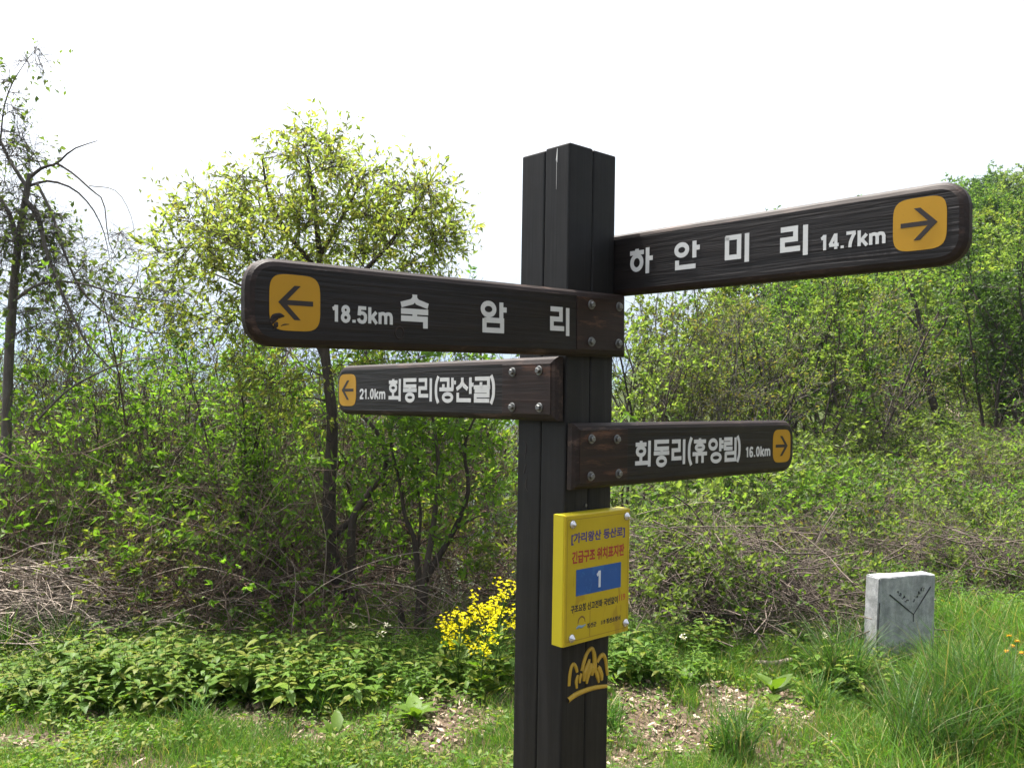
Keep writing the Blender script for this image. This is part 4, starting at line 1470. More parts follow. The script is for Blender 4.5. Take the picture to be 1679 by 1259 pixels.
# second row and the ones going down the slope: nothing tells these apart
kinds = ['deep1', 'deep3', 'deep2', 'deep3', 'deep1', 'deep3']
k = 0
for dep, n, lo, hi, s in ((7.6, 10, -60, 790, 0.70), (9.0, 11, -120, 790, 0.90), (11.3, 12, -160, 790, 1.22)):
    for i in range(n):
        px = lo + (hi - lo) * (i + rr_.uniform(0.2, 0.8)) / n
        d2 = dep + rr_.uniform(-0.5, 0.5)
        plant(kinds[k % 6], pxx(px, d2), d2, s * rr_.uniform(0.72, 1.22), rr_.random() * 6.28, 'mixed green and brown shrub deep in the thicket behind the left clearing edge', 'shrub', 'shrubs deep in the left thicket')
        k += 1
for px, dep, s, lab in ((402, 6.6, 0.80, 'thin straight sapling under the tip of the upper left sign arm'), (215, 7.6, 0.85, 'thin sapling standing in the left thicket above the bramble canes'),
                        (330, 8.2, 0.95, 'slim sapling with light crown left of the sign arms'), (820, 7.9, 1.15, 'slim sapling whose top shows left of the signpost'),
                        (470, 7.4, 0.8, 'thin sapling behind the lower left sign arm tip'),
                        (150, 6.9, 0.72, 'dark thin sapling right of the drooping grey tree'), (445, 6.5, 0.62, 'short dark sapling left of the slender tree trunk'), (285, 7.0, 0.7, 'thin dark sapling rising above the nettle patch'), (600, 7.6, 0.8, 'thin sapling under the lower left sign arm')):
    plant('sapling', pxx(px, dep), dep, s, rr_.random() * 6.28, lab, 'sapling', 'saplings of the left thicket')

# right side: low bushes nearest the clearing
right_front = [
    ('bush1', 1040, 6.3, 0.85, 1.0, 'pale green bush right behind the signpost foot'),
    ('bush2', 1130, 6.9, 0.95, 1.0, 'mid-green bush behind the yellow notice'),
    ('bush1', 1215, 6.6, 0.80, 1.0, 'pale green bush over the dead brush heap'),
    ('bush3', 1300, 7.0, 0.95, 1.0, 'olive twiggy bush over the right end of the brush heap'),
    ('bush3', 1385, 7.6, 1.0, 1.0, 'olive twiggy bush left of the stone marker'),
    ('bush2', 1450, 8.6, 1.05, 0.9, 'mid-green bush straight behind the stone marker'),
    ('twiggy2', 1500, 7.4, 0.55, 0.9, 'low bare grey shrub just behind the stone marker'),
    ('twiggy2', 1640, 7.3, 0.72, 0.95, 'bare grey shrub with arching twigs at the grassy right edge'),
    ('bush3', 1570, 8.6, 1.0, 0.9, 'olive twiggy bush right of the stone marker'),
    ('bush2', 1700, 8.8, 1.1, 0.9, 'mid-green bush behind the bare grey shrub at the right edge'),
    ('bush2', 1560, 6.9, 0.55, 1.0, 'small mid-green bush behind the right side of the stone marker'),
    ('bush1', 1650, 6.95, 0.55, 1.0, 'small pale bush among the arching twigs at the right edge'),
    ('bush2', 1440, 6.7, 0.5, 1.0, 'small mid-green bush behind the left side of the stone marker'),
    ('bush1', 1610, 7.6, 0.8, 1.0, 'pale bush above the arching twigs at the right edge'),
    ('bush1', 1060, 8.2, 1.25, 1.0, 'pale green bush seen under the lower right sign arm'),
    ('bush2', 1170, 8.8, 1.3, 1.0, 'mid-green bush under the middle of the lower right arm'),
    ('bush1', 1350, 9.6, 1.15, 1.0, 'pale green bush off the tip of the lower right arm'),
    ('bush2', 1260, 9.8, 1.3, 1.0, 'mid-green bush under the tip of the lower right arm'),
]
for kind, px, dep, s, szz, lab in right_front:
    dep -= 0.45 if dep < 7.1 and px < 1400 else 0.0
    plant(kind, pxx(px, dep), dep, s, rr_.random() * 6.28, lab, 'bush', 'bushes right of the signpost', szz)
kinds = ['bush1', 'bush2', 'twiggy2', 'bush3', 'bush1', 'bramble1', 'bush2']
k = 0
for dep, lo, hi, n, s in ((11.0, 1330, 1760, 7, 1.25), (13.2, 1380, 1800, 7, 1.35), (16.5, 1400, 1800, 6, 1.4), (20.0, 1420, 1520, 2, 1.2), (20.5, 1590, 1800, 4, 1.5)):
    for i in range(n):
        px = lo + (hi - lo) * (i + rr_.uniform(0.2, 0.8)) / n
        d2 = dep + rr_.uniform(-0.6, 0.6)
        plant(kinds[k % 7], pxx(px, d2), d2, s * rr_.uniform(0.6, 1.15) * (0.7 if k % 7 == 5 else 1), rr_.random() * 6.28, 'low light green bush on the open slope before the trail', 'bush', 'bushes on the slope before the trail', 0.85)
        k += 1
# right middle distance: many-stemmed small trees
mid = [
    ('canopy1', 1035, 10.6, 0.86, 'pale small tree just right of the signpost'),
    ('canopy3', 1110, 11.6, 0.84, 'nearly bare grey small tree under the upper right arm near the post'),
    ('canopy3', 1190, 11.0, 0.86, 'nearly bare olive small tree above the lower right arm'),
    ('canopy1', 1275, 11.8, 0.92, 'pale leafy small tree above the tip of the lower right arm'),
    ('canopy2', 1360, 12.8, 0.98, 'mid-green small tree right of the lower right arm tip'),
    ('canopy5', 1090, 13.4, 0.86, 'yellowish small tree showing below the upper right arm beside the post'),
    ('canopy2', 1240, 14.0, 0.92, 'mid-green small tree under the middle of the upper right arm'),
    ('canopy4', 1330, 15.5, 1.0, 'dark green small tree under the upper right arm'),
    ('canopy3', 1420, 14.2, 0.95, 'olive thin-leaved small tree left of the leaning tree'),
    ('canopy2', 1430, 18.0, 1.1, 'mid-green small tree behind the leaning tree'),
    ('canopy5', 1600, 19.0, 0.8, 'yellow-green small tree right of the pale trail'),
    ('canopy4', 1690, 15.2, 1.15, 'dark green small tree at the right edge of the slope'),
    ('canopy1', 1150, 16.5, 1.02, 'pale small tree far behind the upper right arm'),
    ('canopy4', 1648, 17.5, 1.05, 'dark green small tree left of the darkest edge tree'),
]
for kind, px, dep, s, lab in mid:
    plant(kind, pxx(px, dep), dep, s, rr_.random() * 6.28, lab, 'tree', 'small trees right of the signpost')
round_trees = [
    ('tree4', 1500, 19.5, 0.60, 'round pale green tree behind the leaning tree by the trail'),
    ('tree1', 1400, 17.0, 0.62, 'round yellow-green tree above the tip of the lower right arm'),
    ('tree2', 1295, 17.5, 0.62, 'round mid-green tree under the outer part of the upper right arm'),
    ('tree1', 1590, 21.5, 0.72, 'round yellow-green tree under the end of the upper right arm'),
    ('tree4', 1665, 22.5, 0.86, 'round pale tree rising at the right edge of the photo'),
    ('tree2', 1612, 26.0, 0.86, 'round mid-green tree right beyond the end of the upper right arm'),
    ('tree3', 1672, 16.8, 0.62, 'dark round tree at the right edge below the pale one'),
    ('tree1', 1180, 18.5, 0.62, 'round yellow-green tree far behind the lettering of the upper right arm'),
]
for kind, px, dep, s, lab in round_trees:
    plant(kind, pxx(px, dep), dep, s, rr_.random() * 6.28, lab, 'tree', 'round trees right of the signpost')
# trees on the hillside at the right
k = 0
for dep, lo, hi, n, s in ((20.5, 1635, 1760, 3, 0.62), (23, 1385, 1490, 4, 0.62), (24, 1610, 1900, 7, 0.75), (28, 1380, 1500, 4, 0.75), (29, 1590, 1900, 9, 0.8), (34, 1350, 1850, 16, 0.9), (40, 1330, 1850, 18, 0.95), (47, 1300, 1880, 18, 1.0), (56, 1250, 1900, 18, 1.1)):
    for i in range(n):
        px = lo + (hi - lo) * (i + rr_.uniform(0.15, 0.85)) / n
        d2 = dep + rr_.uniform(-2, 2)
        kd = ('tree1', 'tree2', 'tree4', 'tree1', 'tree3', 'tree4', 'tree2')[k % 7]
        plant(kd, pxx(px, d2), d2, s * rr_.uniform(0.72, 1.05), rr_.random() * 6.28, 'leafy tree among the others covering the hillside at the right', 'tree', 'trees covering the right hillside')
        k += 1
# and a few on the falling slope behind the left thicket, whose tops peep through
for i in range(9):
    px, d2 = -100 + i * 115 + rr_.uniform(-30, 30), 17 + rr_.uniform(-2, 4)
    plant(('tree4', 'tree2', 'tree1')[i % 3], pxx(px, d2), d2, 0.62 * rr_.uniform(0.85, 1.1), rr_.random() * 6.28, 'treetop on the falling slope behind the left thicket', 'tree', 'trees on the slope below the thicket', 1.0)


# ------------------------------------------------------------------ dead brush
def twig_heap(name, label, seed, c, rx, ry, h, n, L, m, heading=None, r=(0.0025, 0.006), hs=0.5):
    rng = np.random.default_rng(seed)
    a = rng.uniform(0, 2 * math.pi, n)
    q = np.sqrt(rng.uniform(0, 1, n))
    x, y = c[0] + rx * q * np.cos(a), c[1] + ry * q * np.sin(a)
    top = h * np.sqrt(np.maximum(0, 1 - q ** 2))
    z = ground_z(x, y) + top * rng.uniform(0.0, 1.0, n) ** 0.6
    if heading is None:
        hd = rng.uniform(0, 2 * math.pi, n)
    else:
        hd = rng.normal(heading, hs, n)
    D = np.stack([np.cos(hd), np.sin(hd), rng.normal(0.25, 0.3, n)], 1)
    Ls = rng.uniform(L[0], L[1], n)
    P = grow(rng, np.stack([x, y, z], 1) - unit(D) * Ls[:, None] * 0.5, D, Ls, 7, 0.17, (0, 0, -0.10))
    zmin = ground_z(P[..., 0], P[..., 1]) + 0.004
    P[..., 2] = np.maximum(P[..., 2], zmin)
    acc = Acc()
    rd = taper(rng.uniform(r[0], r[1], n), 7, 0.3)
    acc.add(*tubes(P, rd, 4))
    p, d, rr2, t = sprout(rng, P, rd, 3, 0.25, 0.95, 0.6)
    tw = grow(rng, p, d, Ls.repeat(3) * rng.uniform(0.15, 0.5, len(p)), 4, 0.25)
    tw[..., 2] = np.maximum(tw[..., 2], ground_z(tw[..., 0], tw[..., 1]) + 0.003)
    acc.add(*tubes(tw, taper(np.maximum(rr2 * 0.55, 0.0012), 4), 3))
    o = acc.obj(name, M[m], None, True)
    tag(o, label, None, None, 'stuff')


twig_heap('dead_twigs', 'sunlit heap of pale dead twigs at the foot of the drooping tree', 301, (pxx(60, 5.35), 5.35), 0.66, 0.40, 0.50, 420, (0.5, 1.3), 'straw', -0.15, (0.003, 0.007), 0.28)
twig_heap('dead_brush', 'dark tangled brush heap of grey dead branches right of the signpost', 302, (pxx(1190, 5.95), 5.98), 1.0, 0.62, 0.74, 900, (0.4, 1.3), 'dead', None, (0.0018, 0.006))
twig_heap('dead_twigs', 'grey arching dead twigs at the grassy right edge', 303, (pxx(1640, 7.0), 7.1), 0.8, 0.45, 0.6, 240, (0.5, 1.4), 'dead', 0.3, (0.003, 0.006))
twig_heap('fallen_twigs', 'dead twigs lying under the left thicket', 304, (-1.2, 6.05), 2.5, 0.75, 0.5, 750, (0.3, 1.2), 'stem', None, (0.002, 0.007))
twig_heap('fallen_twigs', 'dead twigs under the bushes around the stone marker', 305, (2.2, 7.9), 2.4, 1.2, 0.4, 260, (0.3, 1.2), 'dead', None, (0.002, 0.007))

def canes():
    rng = np.random.default_rng(310)
    n = 160
    x, y = rng.uniform(-3.6, 0.1, n), rng.uniform(5.45, 6.9, n)
    hd = rng.uniform(0, 2 * math.pi, n)
    D = np.stack([np.cos(hd) * 0.7, np.sin(hd) * 0.3, rng.uniform(0.4, 1.3, n)], 1)
    L = rng.uniform(0.8, 2.0, n)
    P = grow(rng, np.stack([x, y, ground_z(x, y) - 0.03], 1), D, L, 12, 0.09, (0, 0, -0.15))
    P[..., 2] = np.maximum(P[..., 2], ground_z(P[..., 0], P[..., 1]) + 0.004)
    acc = Acc()
    rd = taper(rng.uniform(0.002, 0.0042, n), 12, 0.35)
    acc.add(*tubes(P, rd, 4))
    p, d, r_, t = sprout(rng, P, rd, 3, 0.4, 0.98, 0.6)
    tw = grow(rng, p, d, rng.uniform(0.1, 0.35, len(p)), 4, 0.2)
    acc.add(*tubes(tw, taper(r_ * 0.6, 4), 3))
    tag(acc.obj('dead_canes', M['straw'], None, True), 'thin pale dead canes arching through the left thicket', None, None, 'stuff')


canes()

# a few larger dead branches lying in the brush heap
for i, (pts, dep, r0, lab) in enumerate((
        ([(1200, 972), (1235, 1010), (1272, 1046)], 5.6, 0.010, 'straight grey dead branch leaning out of the brush heap'),
        ([(1190, 1000), (1250, 1010), (1300, 1032)], 5.5, 0.007, 'thin dead branch lying along the foot of the brush heap'),
        ([(1040, 1010), (1090, 975), (1150, 955), (1230, 900)], 6.0, 0.009, 'long curved dark branch across the brush heap'))):
    c = smooth_line([at(px, py, dep) for px, py in pts], 10)
    V, F = tube(c, np.linspace(r0, r0 * 0.5, 10), 6)
    tag(raw_obj('dead_branch', V, F, M['dead'], None, True), lab, 'branch', 'dead branches by the brush heap')
# pale stick on the ground
p0, p1, p2 = (at(1238, 1083, 5.05), at(1270, 1081, 5.05), at(1298, 1074, 5.12))
for p in (p0, p1, p2):
    p[2] = gz(p[0], p[1]) + 0.075
V, F = tube(smooth_line([p0, p1, p2], 8), np.array([0.014, 0.015, 0.016, 0.015, 0.016, 0.017, 0.016, 0.013]), 8)
tag(raw_obj('fallen_stick', V, F, M['straw'], None, True), 'pale bare stick lying in the weeds before the brush heap', 'stick')

# ------------------------------------------------------------------ ground litter, grass and weeds
def litter():
    rng = np.random.default_rng(400)
    n = 60000
    x, y = rng.uniform(-3.2, 3.6, n), rng.uniform(3.3, 7.6, n)
    keep = rng.random(n) < np.maximum(bare(x, y), np.where(y > 5.1, 0.22, 0.11))
    x, y = x[keep], y[keep]
    n = len(x)
    a = rng.uniform(0, 2 * math.pi, n)
    D = np.stack([np.cos(a), np.sin(a), rng.normal(0.1, 0.35, n)], 1)
    Nn = np.stack([rng.normal(0, 0.5, n), rng.normal(0, 0.5, n), np.ones(n)], 1)
    L = np.minimum(rng.gamma(1.6, 0.012, n) + 0.009, 0.05)
    V, F = leaves(np.stack([x, y, ground_z(x, y) + rng.uniform(0.004, 0.018, n)], 1), D, Nn, L, L * rng.uniform(0.12, 0.55, n), -0.3, 0.0)
    tag(raw_obj('leaf_litter', V, F, M['chips']), 'pale wood chips and dry leaf litter on the bare patches', None, None, 'stuff')


litter()


def blades(rng, x, y, z, h, w, lean, seg=2):
    """curved grass blades, tapering strips"""
    n = len(x)
    a = rng.uniform(0, 2 * math.pi, n)
    dirv = np.stack([np.cos(a), np.sin(a), np.zeros(n)], 1)
    b = rng.uniform(0, 2 * math.pi, n)
    side = np.stack([np.cos(b), np.sin(b), np.zeros(n)], 1)
    ts = np.linspace(0, 1, seg + 1)
    P0 = np.stack([x, y, z], 1)
    rows = []
    for t in ts:
        c = P0 + dirv * (lean * h * t ** 2)[:, None] + np.array([0, 0, 1.0]) * (h * (t - 0.28 * lean * t * t))[:, None]
        hw = (w * 0.5 * (1 - t) ** 0.6)[:, None]
        if t < 1:
            rows += [c - side * hw, c + side * hw]
        else:
            rows += [c]
    V = np.stack(rows, 1).reshape(-1, 3)
    m_ = 2 * seg + 1
    f = []
    for s in range(seg - 1):
        f += [(2 * s, 2 * s + 1, 2 * s + 3), (2 * s, 2 * s + 3, 2 * s + 2)]
    f.append((2 * seg - 2, 2 * seg - 1, 2 * seg))
    F = (np.array(f)[None] + (np.arange(n) * m_)[:, None, None]).reshape(-1, 3)
    return V, F


def tallness(x, y):
    """how far the spot belongs to the tall grass at the right"""
    return sstep(1.45, 2.0, x + 0.25 * (4.4 - y)) * sstep(6.6, 5.4, y)


def lawn():
    rng = np.random.default_rng(401)
    n = 190000
    x, y = rng.uniform(-3.1, 3.4, n), 3.2 + 3.2 * rng.uniform(0, 1, n) ** 1.25
    tall = tallness(x, y)
    clump = 0.5 + 0.5 * np.sin(4.1 * x + 1.7 * np.sin(3.3 * y)) * np.sin(3.7 * y + 1.1 * np.sin(2.9 * x))
    keep = (rng.random(n) > bare(x, y) * 0.86) & (rng.random(n) < 0.55 + 0.45 * clump) & (rng.random(n) > tall * 0.7)
    x, y, clump = x[keep], y[keep], clump[keep]
    h = rng.uniform(0.035, 0.13, len(x)) * (0.7 + 0.9 * clump) * (1 - 0.45 * bare(x, y)) * np.where(y > 5.0, 1.5, 1.0)
    V, F = blades(rng, x, y, ground_z(x, y) - 0.004, h, rng.uniform(0.0025, 0.005, len(x)), rng.uniform(0.2, 1.0, len(x)))
    tag(raw_obj('grass', V, F, M['grass']), 'short patchy grass of the clearing', None, None, 'stuff')
    n = 27000
    x, y = rng.uniform(1.0, 3.9, n), rng.uniform(3.3, 7.0, n)
    keep = rng.random(n) < tallness(x, y)
    x, y = x[keep], y[keep]
    h = rng.uniform(0.14, 0.40, len(x)) * (0.75 + 0.5 * sstep(1.9, 2.5, x)) * (0.8 + 0.3 * np.sin(5 * x + 2 * y)) * (1 - 0.55 * np.exp(-((x - 2.15) / 0.28) ** 2 - ((y - 4.9) / 0.45) ** 2))
    V, F = blades(rng, x, y, ground_z(x, y) - 0.01, h, rng.uniform(0.004, 0.0095, len(x)), rng.uniform(0.15, 1.2, len(x)), 4)
    tag(raw_obj('tall_grass', V, F, M['grass']), 'tall lush grass around the stone marker', None, None, 'stuff')
    # small leafy weeds mixed into the lawn
    n = 48000
    x, y = rng.uniform(-3.1, 2.6, n), 3.25 + 3.1 * rng.uniform(0, 1, n) ** 1.1
    cl = np.sin(5.3 * x + 2 * np.sin(4 * y) + 1) * np.sin(4.6 * y + 1.5 * np.sin(3 * x))
    keep = (cl > -0.45) & (rng.random(n) > bare(x, y) * 0.8) & (rng.random(n) > tallness(x, y))
    x, y = x[keep], y[keep]
    n = len(x)
    a = rng.uniform(0, 2 * math.pi, n)
    D = np.stack([np.cos(a), np.sin(a), rng.uniform(-0.1, 0.7, n)], 1)
    Nn = rng.normal(0, 0.3, (n, 3)) + np.array([0, 0, 1])
    L = rng.uniform(0.016, 0.042, n)
    V, F = leaves(np.stack([x, y, ground_z(x, y) + rng.uniform(0.005, 0.075, n)], 1), D, Nn, L, L * rng.uniform(0.35, 0.7, n), 0.2, 0.15)
    tag(raw_obj('ground_weeds', V, F, M['herb']), 'small leafy weeds growing through the short grass', None, None, 'stuff')


lawn()


# ------------------------------------------------------------------ herbs, tufts and flowers
def herb_mesh(seed, h, n_st, pairs, size, ratio, spread):
    rng = np.random.default_rng(seed)
    a = rng.uniform(0, 6.28, n_st)
    P0 = np.stack([np.cos(a), np.sin(a), np.zeros(n_st)], 1) * (spread * np.sqrt(rng.uniform(0, 1, n_st)))[:, None]
    P0[:, 2] = -0.02
    D0 = np.stack([np.cos(a) * 0.35, np.sin(a) * 0.35, np.ones(n_st)], 1)
    st_ = grow(rng, P0, D0, h * rng.uniform(0.6, 1.1, n_st), 6, 0.07)
    acc = Acc()
    acc.add(*tubes(st_, taper(np.full(n_st, 0.003), 6), 4))
    Vs = Acc()
    for i in range(n_st):
        ph0 = rng.uniform(0, 6.28)
        for j in range(pairs):
            t = 0.25 + 0.75 * (j + 0.5) / pairs
            k_ = t * 5
            i0 = min(int(k_), 4)
            p = st_[i, i0] * (1 - (k_ - i0)) + st_[i, i0 + 1] * (k_ - i0)
            sc = size * (0.6 + 0.7 * math.sin(math.pi * min(1, 0.25 + t * 0.7)))
            for q in (0, math.pi):
                an = ph0 + j * 1.4 + q + rng.normal(0, 0.3)
                d = np.array([math.cos(an), math.sin(an), rng.uniform(-0.15, 0.45)])
                Vl, Fl = big_leaf(p, d, sc * rng.uniform(0.55, 1.3), ratio * rng.uniform(0.8, 1.15), rng.uniform(0.1, 0.5))
                Vs.add(Vl, Fl)
    return acc, (np.concatenate(Vs.V), np.concatenate(Vs.F))


def big_leaf(p, d, L, ratio, droop, ruffle=0.0):
    """a leaf of 3x4 quads bent along its midrib"""
    d = np.asarray(d, float)
    d = d / np.linalg.norm(d)
    s = np.cross(d, [0, 0, 1.0])
    s /= np.linalg.norm(s)
    u = np.cross(s, d)
    V = []
    prof = (0.06, 0.75, 1.0, 0.62, 0.02)
    for i, wv in enumerate(prof):
        t = i / 4
        c = np.asarray(p) + d * L * t - u * L * droop * t * t
        for k_ in (-1, 0, 1):
            V.append(c + s * k_ * L * ratio * 0.5 * wv + u * abs(k_) * L * 0.06 * wv + u * ruffle * (1 if (i + k_) % 2 else -1) * abs(k_))
    F = []
    for i in range(4):
        for k_ in range(2):
            a = i * 3 + k_
            F += [(a, a + 1, a + 4), (a, a + 4, a + 3)]
    return np.array(V), np.array(F)


for i, (sd_, h, nst, pr, sz_, rt, spd) in enumerate(((501, 0.29, 10, 6, 0.058, 0.58, 0.14), (502, 0.26, 11, 6, 0.054, 0.52, 0.16), (503, 0.32, 9, 7, 0.056, 0.48, 0.13))):
    proto('nettle%d' % (i + 1), 'nettle', herb_mesh(sd_, h, nst, pr, sz_, rt, spd), 'herb', 'greenstem', 'stems', 'foliage')
proto('weed1', 'weed', herb_mesh(504, 0.24, 9, 6, 0.055, 0.28, 0.12), 'lf_bright', 'greenstem', 'stems', 'foliage')
proto('weed2', 'weed', herb_mesh(505, 0.18, 9, 4, 0.05, 0.4, 0.12), 'herb', 'greenstem', 'stems', 'foliage')

k = 0
for i in range(66):
    px = rr_.uniform(130, 560)
    dep = rr_.uniform(4.2 if px < 340 else 4.5, 4.95)
    plant('nettle%d' % (1 + k % 3), pxx(px, dep), dep, rr_.uniform(0.65, 1.25), rr_.random() * 6.28, 'leafy green nettle in the dense patch at the foot of the left thicket', 'plant', 'nettles of the dense patch')
    k += 1
for i in range(20):
    px, dep = rr_.uniform(560, 830), rr_.uniform(4.5, 5.1)
    plant(('weed1', 'nettle2', 'weed1')[i % 3], pxx(px, dep), dep, rr_.uniform(0.85, 1.15), rr_.random() * 6.28, 'narrow-leaved green weed between the nettle patch and the signpost', 'plant', 'weeds left of the signpost')
for i in range(44):
    px, dep = rr_.uniform(1000, 1420), rr_.uniform(4.65, 5.35)
    if 1215 < px < 1320 and dep < 5.15:
        continue
    plant(('weed1', 'weed2', 'weed1', 'nettle3')[i % 4], pxx(px, dep), dep, rr_.uniform(0.7, 1.1), rr_.random() * 6.28, 'narrow-leaved green weed along the foot of the brush heap', 'plant', 'weeds below the brush heap')
for i in range(26):
    px, dep = rr_.uniform(1540, 1720), rr_.uniform(5.0, 6.8)
    plant(('weed1', 'weed2')[i % 2], pxx(px, dep), dep, rr_.uniform(0.8, 1.2), rr_.random() * 6.28, 'green weed in the grass right of the stone marker', 'plant', 'weeds right of the stone marker')
for i in range(14):
    px, dep = rr_.uniform(-40, 170), rr_.uniform(4.15, 4.7)
    plant(('weed2', 'nettle2')[i % 2], pxx(px, dep), dep, rr_.uniform(0.7, 1.0), rr_.random() * 6.28, 'low green weed below the dead twig heap', 'plant', 'weeds below the dead twig heap')

# broad-leaved dock plants, every leaf a part
lm_v, lm_f = big_leaf((0, 0, 0), (1, 0, 0.12), 1.0, 0.42, 0.28, 0.012)
dock_leaf = raw_mesh('leaf', lm_v, lm_f, M['herb'], True)
for px, dep, s, n, lab in ((30, 4.35, 0.20, 11, 'broad-leaved dock plant at the left end of the lawn'), (95, 4.3, 0.17, 9, 'broad-leaved dock plant below the dead twig heap'),
                           (250, 4.12, 0.15, 9, 'broad-leaved dock plant at the front of the nettle patch'), (440, 4.6, 0.16, 8, 'broad-leaved dock plant by the chip-covered patch'),
                           (690, 4.1, 0.17, 10, 'pale broad-leaved dock plant near the foot of the signpost'), (650, 4.4, 0.13, 8, 'small broad-leaved dock plant before the many-stemmed tree'),
                           (1275, 4.55, 0.16, 9, 'broad-leaved dock plant on the bare patch before the brush heap'), (1130, 4.62, 0.12, 8, 'small broad-leaved dock plant right of the signpost'),
                           (560, 3.95, 0.13, 9, 'small broad-leaved dock plant in the short grass')):
    x = pxx(px, dep)
    root = empty('dock_plant', (x, dep, gz(x, dep) + 0.01), rr_.random() * 6, lab, 'plant', 'broad-leaved dock plants')
    for j in range(n):
        o = link(bpy.data.objects.new('leaf', dock_leaf), root)
        sc = s * rr_.uniform(0.6, 1.15)
        o.scale = (sc, sc, sc)
        o.rotation_euler = (rr_.uniform(-0.25, 0.25), -rr_.uniform(0.15, 0.95), j * 2.4 + rr_.uniform(-0.3, 0.3))
        o.location = (rr_.uniform(-0.01, 0.01), rr_.uniform(-0.01, 0.01), rr_.uniform(0, 0.03))

# grass tufts
for px, dep, n, h, rad, lab in ((1385, 4.75, 480, 0.46, 0.12, 'big dark grass tuft left of the stone marker'), (1345, 4.45, 160, 0.26, 0.07, 'grass tuft in front of the big dark tuft'),
                                (1210, 3.85, 200, 0.30, 0.09, 'grass tuft on the bare chips right of the signpost'), (1075, 4.75, 170, 0.24, 0.10, 'grass tuft beside the notice plate on the weeds'),
                                (1500, 4.3, 380, 0.30, 0.16, 'lush grass tuft right in front of the stone marker'), (1590, 4.2, 520, 0.54, 0.20, 'lush grass tuft before the dandelions'),
                                (1545, 3.75, 460, 0.42, 0.18, 'lush grass tuft around the single dandelion'), (110, 4.95, 150, 0.34, 0.10, 'blue-green grass tuft at the dead twig heap'),
                                (10, 5.0, 150, 0.38, 0.08, 'upright grass tuft under the drooping tree'), (455, 3.95, 140, 0.20, 0.10, 'yellowish grass tuft on the lawn'),
                                (1660, 3.95, 520, 0.54, 0.20, 'lush grass tuft at the right edge'), (330, 3.95, 120, 0.22, 0.07, 'thin grass tuft in front of the nettle patch'),
                                (540, 4.35, 130, 0.20, 0.09, 'grass tuft at the chip patch'), (1010, 4.15, 90, 0.20, 0.05, 'small grass tuft right at the signpost')):
    rng = np.random.default_rng(int(px))
    x0 = pxx(px, dep)
    q = rad * np.sqrt(rng.uniform(0, 1, n))
    a = rng.uniform(0, 6.28, n)
    V, F = blades(rng, q * np.cos(a), q * np.sin(a), np.full(n, -0.02), h * rng.uniform(0.45, 1.15, n), rng.uniform(0.004, 0.009, n), rng.uniform(0.15, 1.0, n), 5)
    o = raw_obj('grass_tuft', V, F, M['grassdeep'])
    o.location = (x0, dep, gz(x0, dep))
    tag(o, lab, 'grass tuft', 'grass tufts in the clearing')


# mustard plants left of the signpost
def mustard(x, y, h, seed, label):
    rng = np.random.default_rng(seed)
    root = empty('mustard_plant', (x, y, gz(x, y)), rng.uniform(0, 6.28), label, 'plant', 'yellow mustard plants')
    acc = Acc()
    main = grow(rng, [(0, 0, -0.02)], [(0.05, 0.02, 1)], [h * 0.82], 8, 0.05)
    mr = taper([0.0055], 8, 0.5)
    acc.add(*tubes(main, mr, 5))
    nb_ = 6
    p, d, _, t = sprout(rng, main, mr, nb_, 0.35, 0.95, 0.55, 0.12)
    br = grow(rng, p, d, h * rng.uniform(0.22, 0.42, nb_), 5, 0.08, (0, 0, 0.16))
    acc.add(*tubes(br, taper(np.full(nb_, 0.003), 5, 0.6), 4))
    acc.obj('stem', M['greenstem'], root, True)
    p, d, _, t = sprout(rng, main, mr, 20, 0.03, 0.75, 1.0, 0.2)
    Lc = rng.uniform(0.07, 0.13, 20) * (1.2 - 0.6 * t)
    V, F = leaves(p, d, rng.normal(0, 0.3, p.shape) + np.array([0, 0, 1]), Lc, Lc * 0.32, 0.15, 0.2)
    raw_obj('foliage', V, F, M['herb'], root)
    for tip in [main[0, -1]] + [b[-1] for b in br]:
        n = 13
        q = rng.normal(0, 1, (n, 3)) * np.array([0.014, 0.014, 0.017])
        Ac = Acc()
        a = rng.uniform(0, 6.28, n)
        for j in range(4):
            D = np.stack([np.cos(a + j * 1.571), np.sin(a + j * 1.571), rng.uniform(-0.3, 1.2, n)], 1)
            Vp, Fp = leaves(q, D, rng.normal(0, 0.7, (n, 3)) + np.array([0, -0.4, 0.8]), 0.0105, 0.009, 0.1, 0.1)
            Ac.add(Vp, Fp)
        o = Ac.obj('flower_cluster', M['petal'], root)
        o.location = tuple(tip)


for i, (px, dep, h, lab) in enumerate(((735, 4.72, 0.40, 'mustard plant farthest from the signpost in the yellow clump'), (758, 4.60, 0.44, 'mustard plant second out in the yellow clump'), (778, 4.75, 0.42, 'mustard plant in the middle of the yellow clump'),
                                       (800, 4.60, 0.50, 'tall mustard plant near the signpost'), (818, 4.52, 0.58, 'tallest mustard plant hard against the signpost'), (829, 4.68, 0.56, 'mustard plant half behind the signpost edge'),
                                       (792, 4.48, 0.36, 'short mustard plant at the front of the yellow clump'), (812, 4.82, 0.46, 'mustard plant at the back of the yellow clump'))):
    mustard(pxx(px, dep), dep, h, 600 + i, lab)


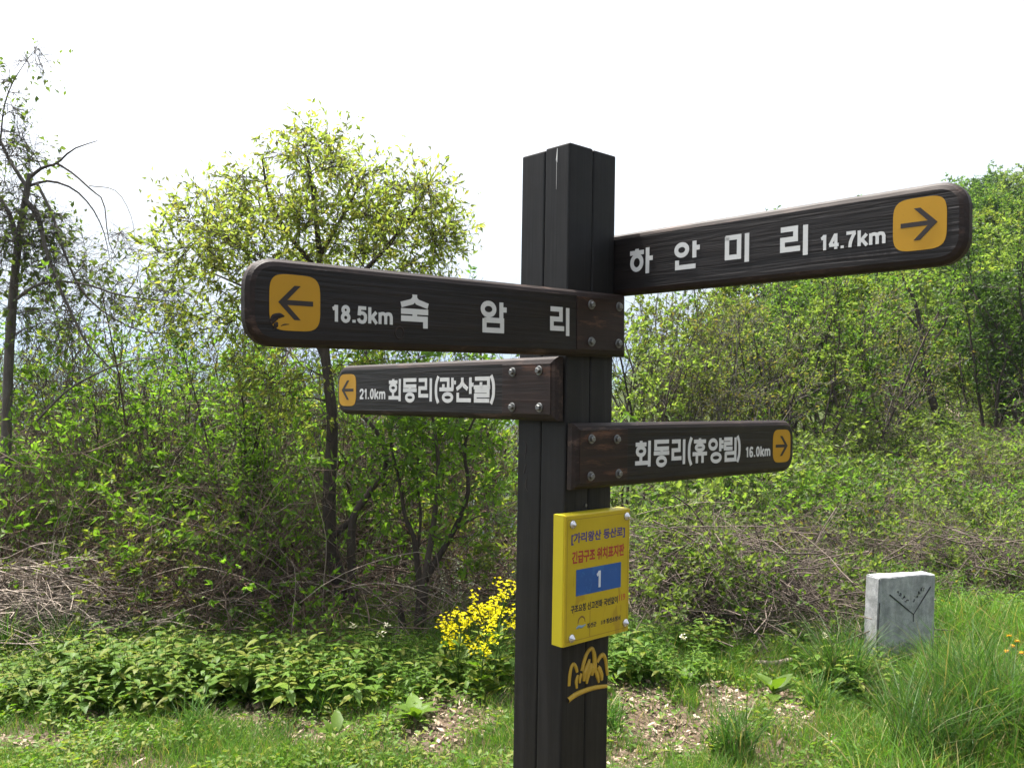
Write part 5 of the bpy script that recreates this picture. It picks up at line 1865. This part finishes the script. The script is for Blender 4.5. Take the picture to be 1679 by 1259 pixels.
def dandelion(px, py, dep, label, r=0.017):
    p = at(px, py, dep)
    z0 = gz(p[0], p[1])
    h = max(0.05, float(p[2]) - z0)
    root = empty('dandelion', (p[0], p[1], z0), 0, label, 'flower', 'orange-yellow dandelions in the grass')
    V, F = tube([(0, 0, -0.01), (0.004, 0, h * 0.5), (0, 0, h)], np.full(3, 0.002), 5)
    raw_obj('stem', V, F, M['greenstem'], root, True)
    rng = np.random.default_rng(int(px))
    n = 46
    a = rng.uniform(0, 6.28, n)
    D = np.stack([np.cos(a), np.sin(a), rng.uniform(0.05, 1.4, n)], 1)
    Vp, Fp = leaves(np.tile([0, 0, h], (n, 1)), D, np.tile([0, 0, 1.0], (n, 1)), r * rng.uniform(0.8, 1.2, n), r * 0.35, 0.1, 0.2)
    raw_obj('flower_head', Vp, Fp, M['orange'], root)


for px, py, dep, lab in ((1514, 1233, 3.75, 'single dandelion in the grass before the stone marker'), (1650, 1068, 4.9, 'lowest dandelion of the group at the right edge'), (1668, 1052, 4.95, 'brightest dandelion of the group at the right edge'),
                         (1655, 1043, 5.0, 'topmost dandelion of the group at the right edge'), (1674, 1071, 4.9, 'outermost dandelion of the group at the right edge'), (1660, 1060, 4.85, 'middle dandelion of the group at the right edge'),
                         (1545, 986, 6.2, 'small yellow flower just right of the stone marker top'), (1558, 990, 6.3, 'second small yellow flower right of the stone marker')):
    dandelion(px, py, dep, lab)


def white_flower(px, dep, h, label):
    x = pxx(px, dep)
    root = empty('white_flower', (x, dep, gz(x, dep)), 0, label, 'flower', 'small cream flowers in the weeds')
    V, F = tube([(0, 0, -0.01), (0.004, 0.003, h * 0.5), (0, 0, h)], np.full(3, 0.0017), 4)
    raw_obj('stem', V, F, M['greenstem'], root, True)
    rng = np.random.default_rng(int(px))
    n = 20
    a = rng.uniform(0, 6.28, n)
    D = np.stack([np.cos(a), np.sin(a), rng.uniform(0.1, 1.2, n)], 1)
    Vp, Fp = leaves(np.tile([0, 0, h], (n, 1)) + rng.normal(0, 0.008, (n, 3)), D, np.tile([0, 0, 1.0], (n, 1)), 0.016, 0.010, 0.1, 0.2)
    raw_obj('flower_head', Vp, Fp, M['cream'], root)


for px, dep, h in ((586, 4.75, 0.30), (632, 4.7, 0.27), (640, 4.8, 0.29), (1126, 4.8, 0.20), (1358, 5.0, 0.24)):
    white_flower(px, dep, h, 'small cream flower standing out of the green weeds')
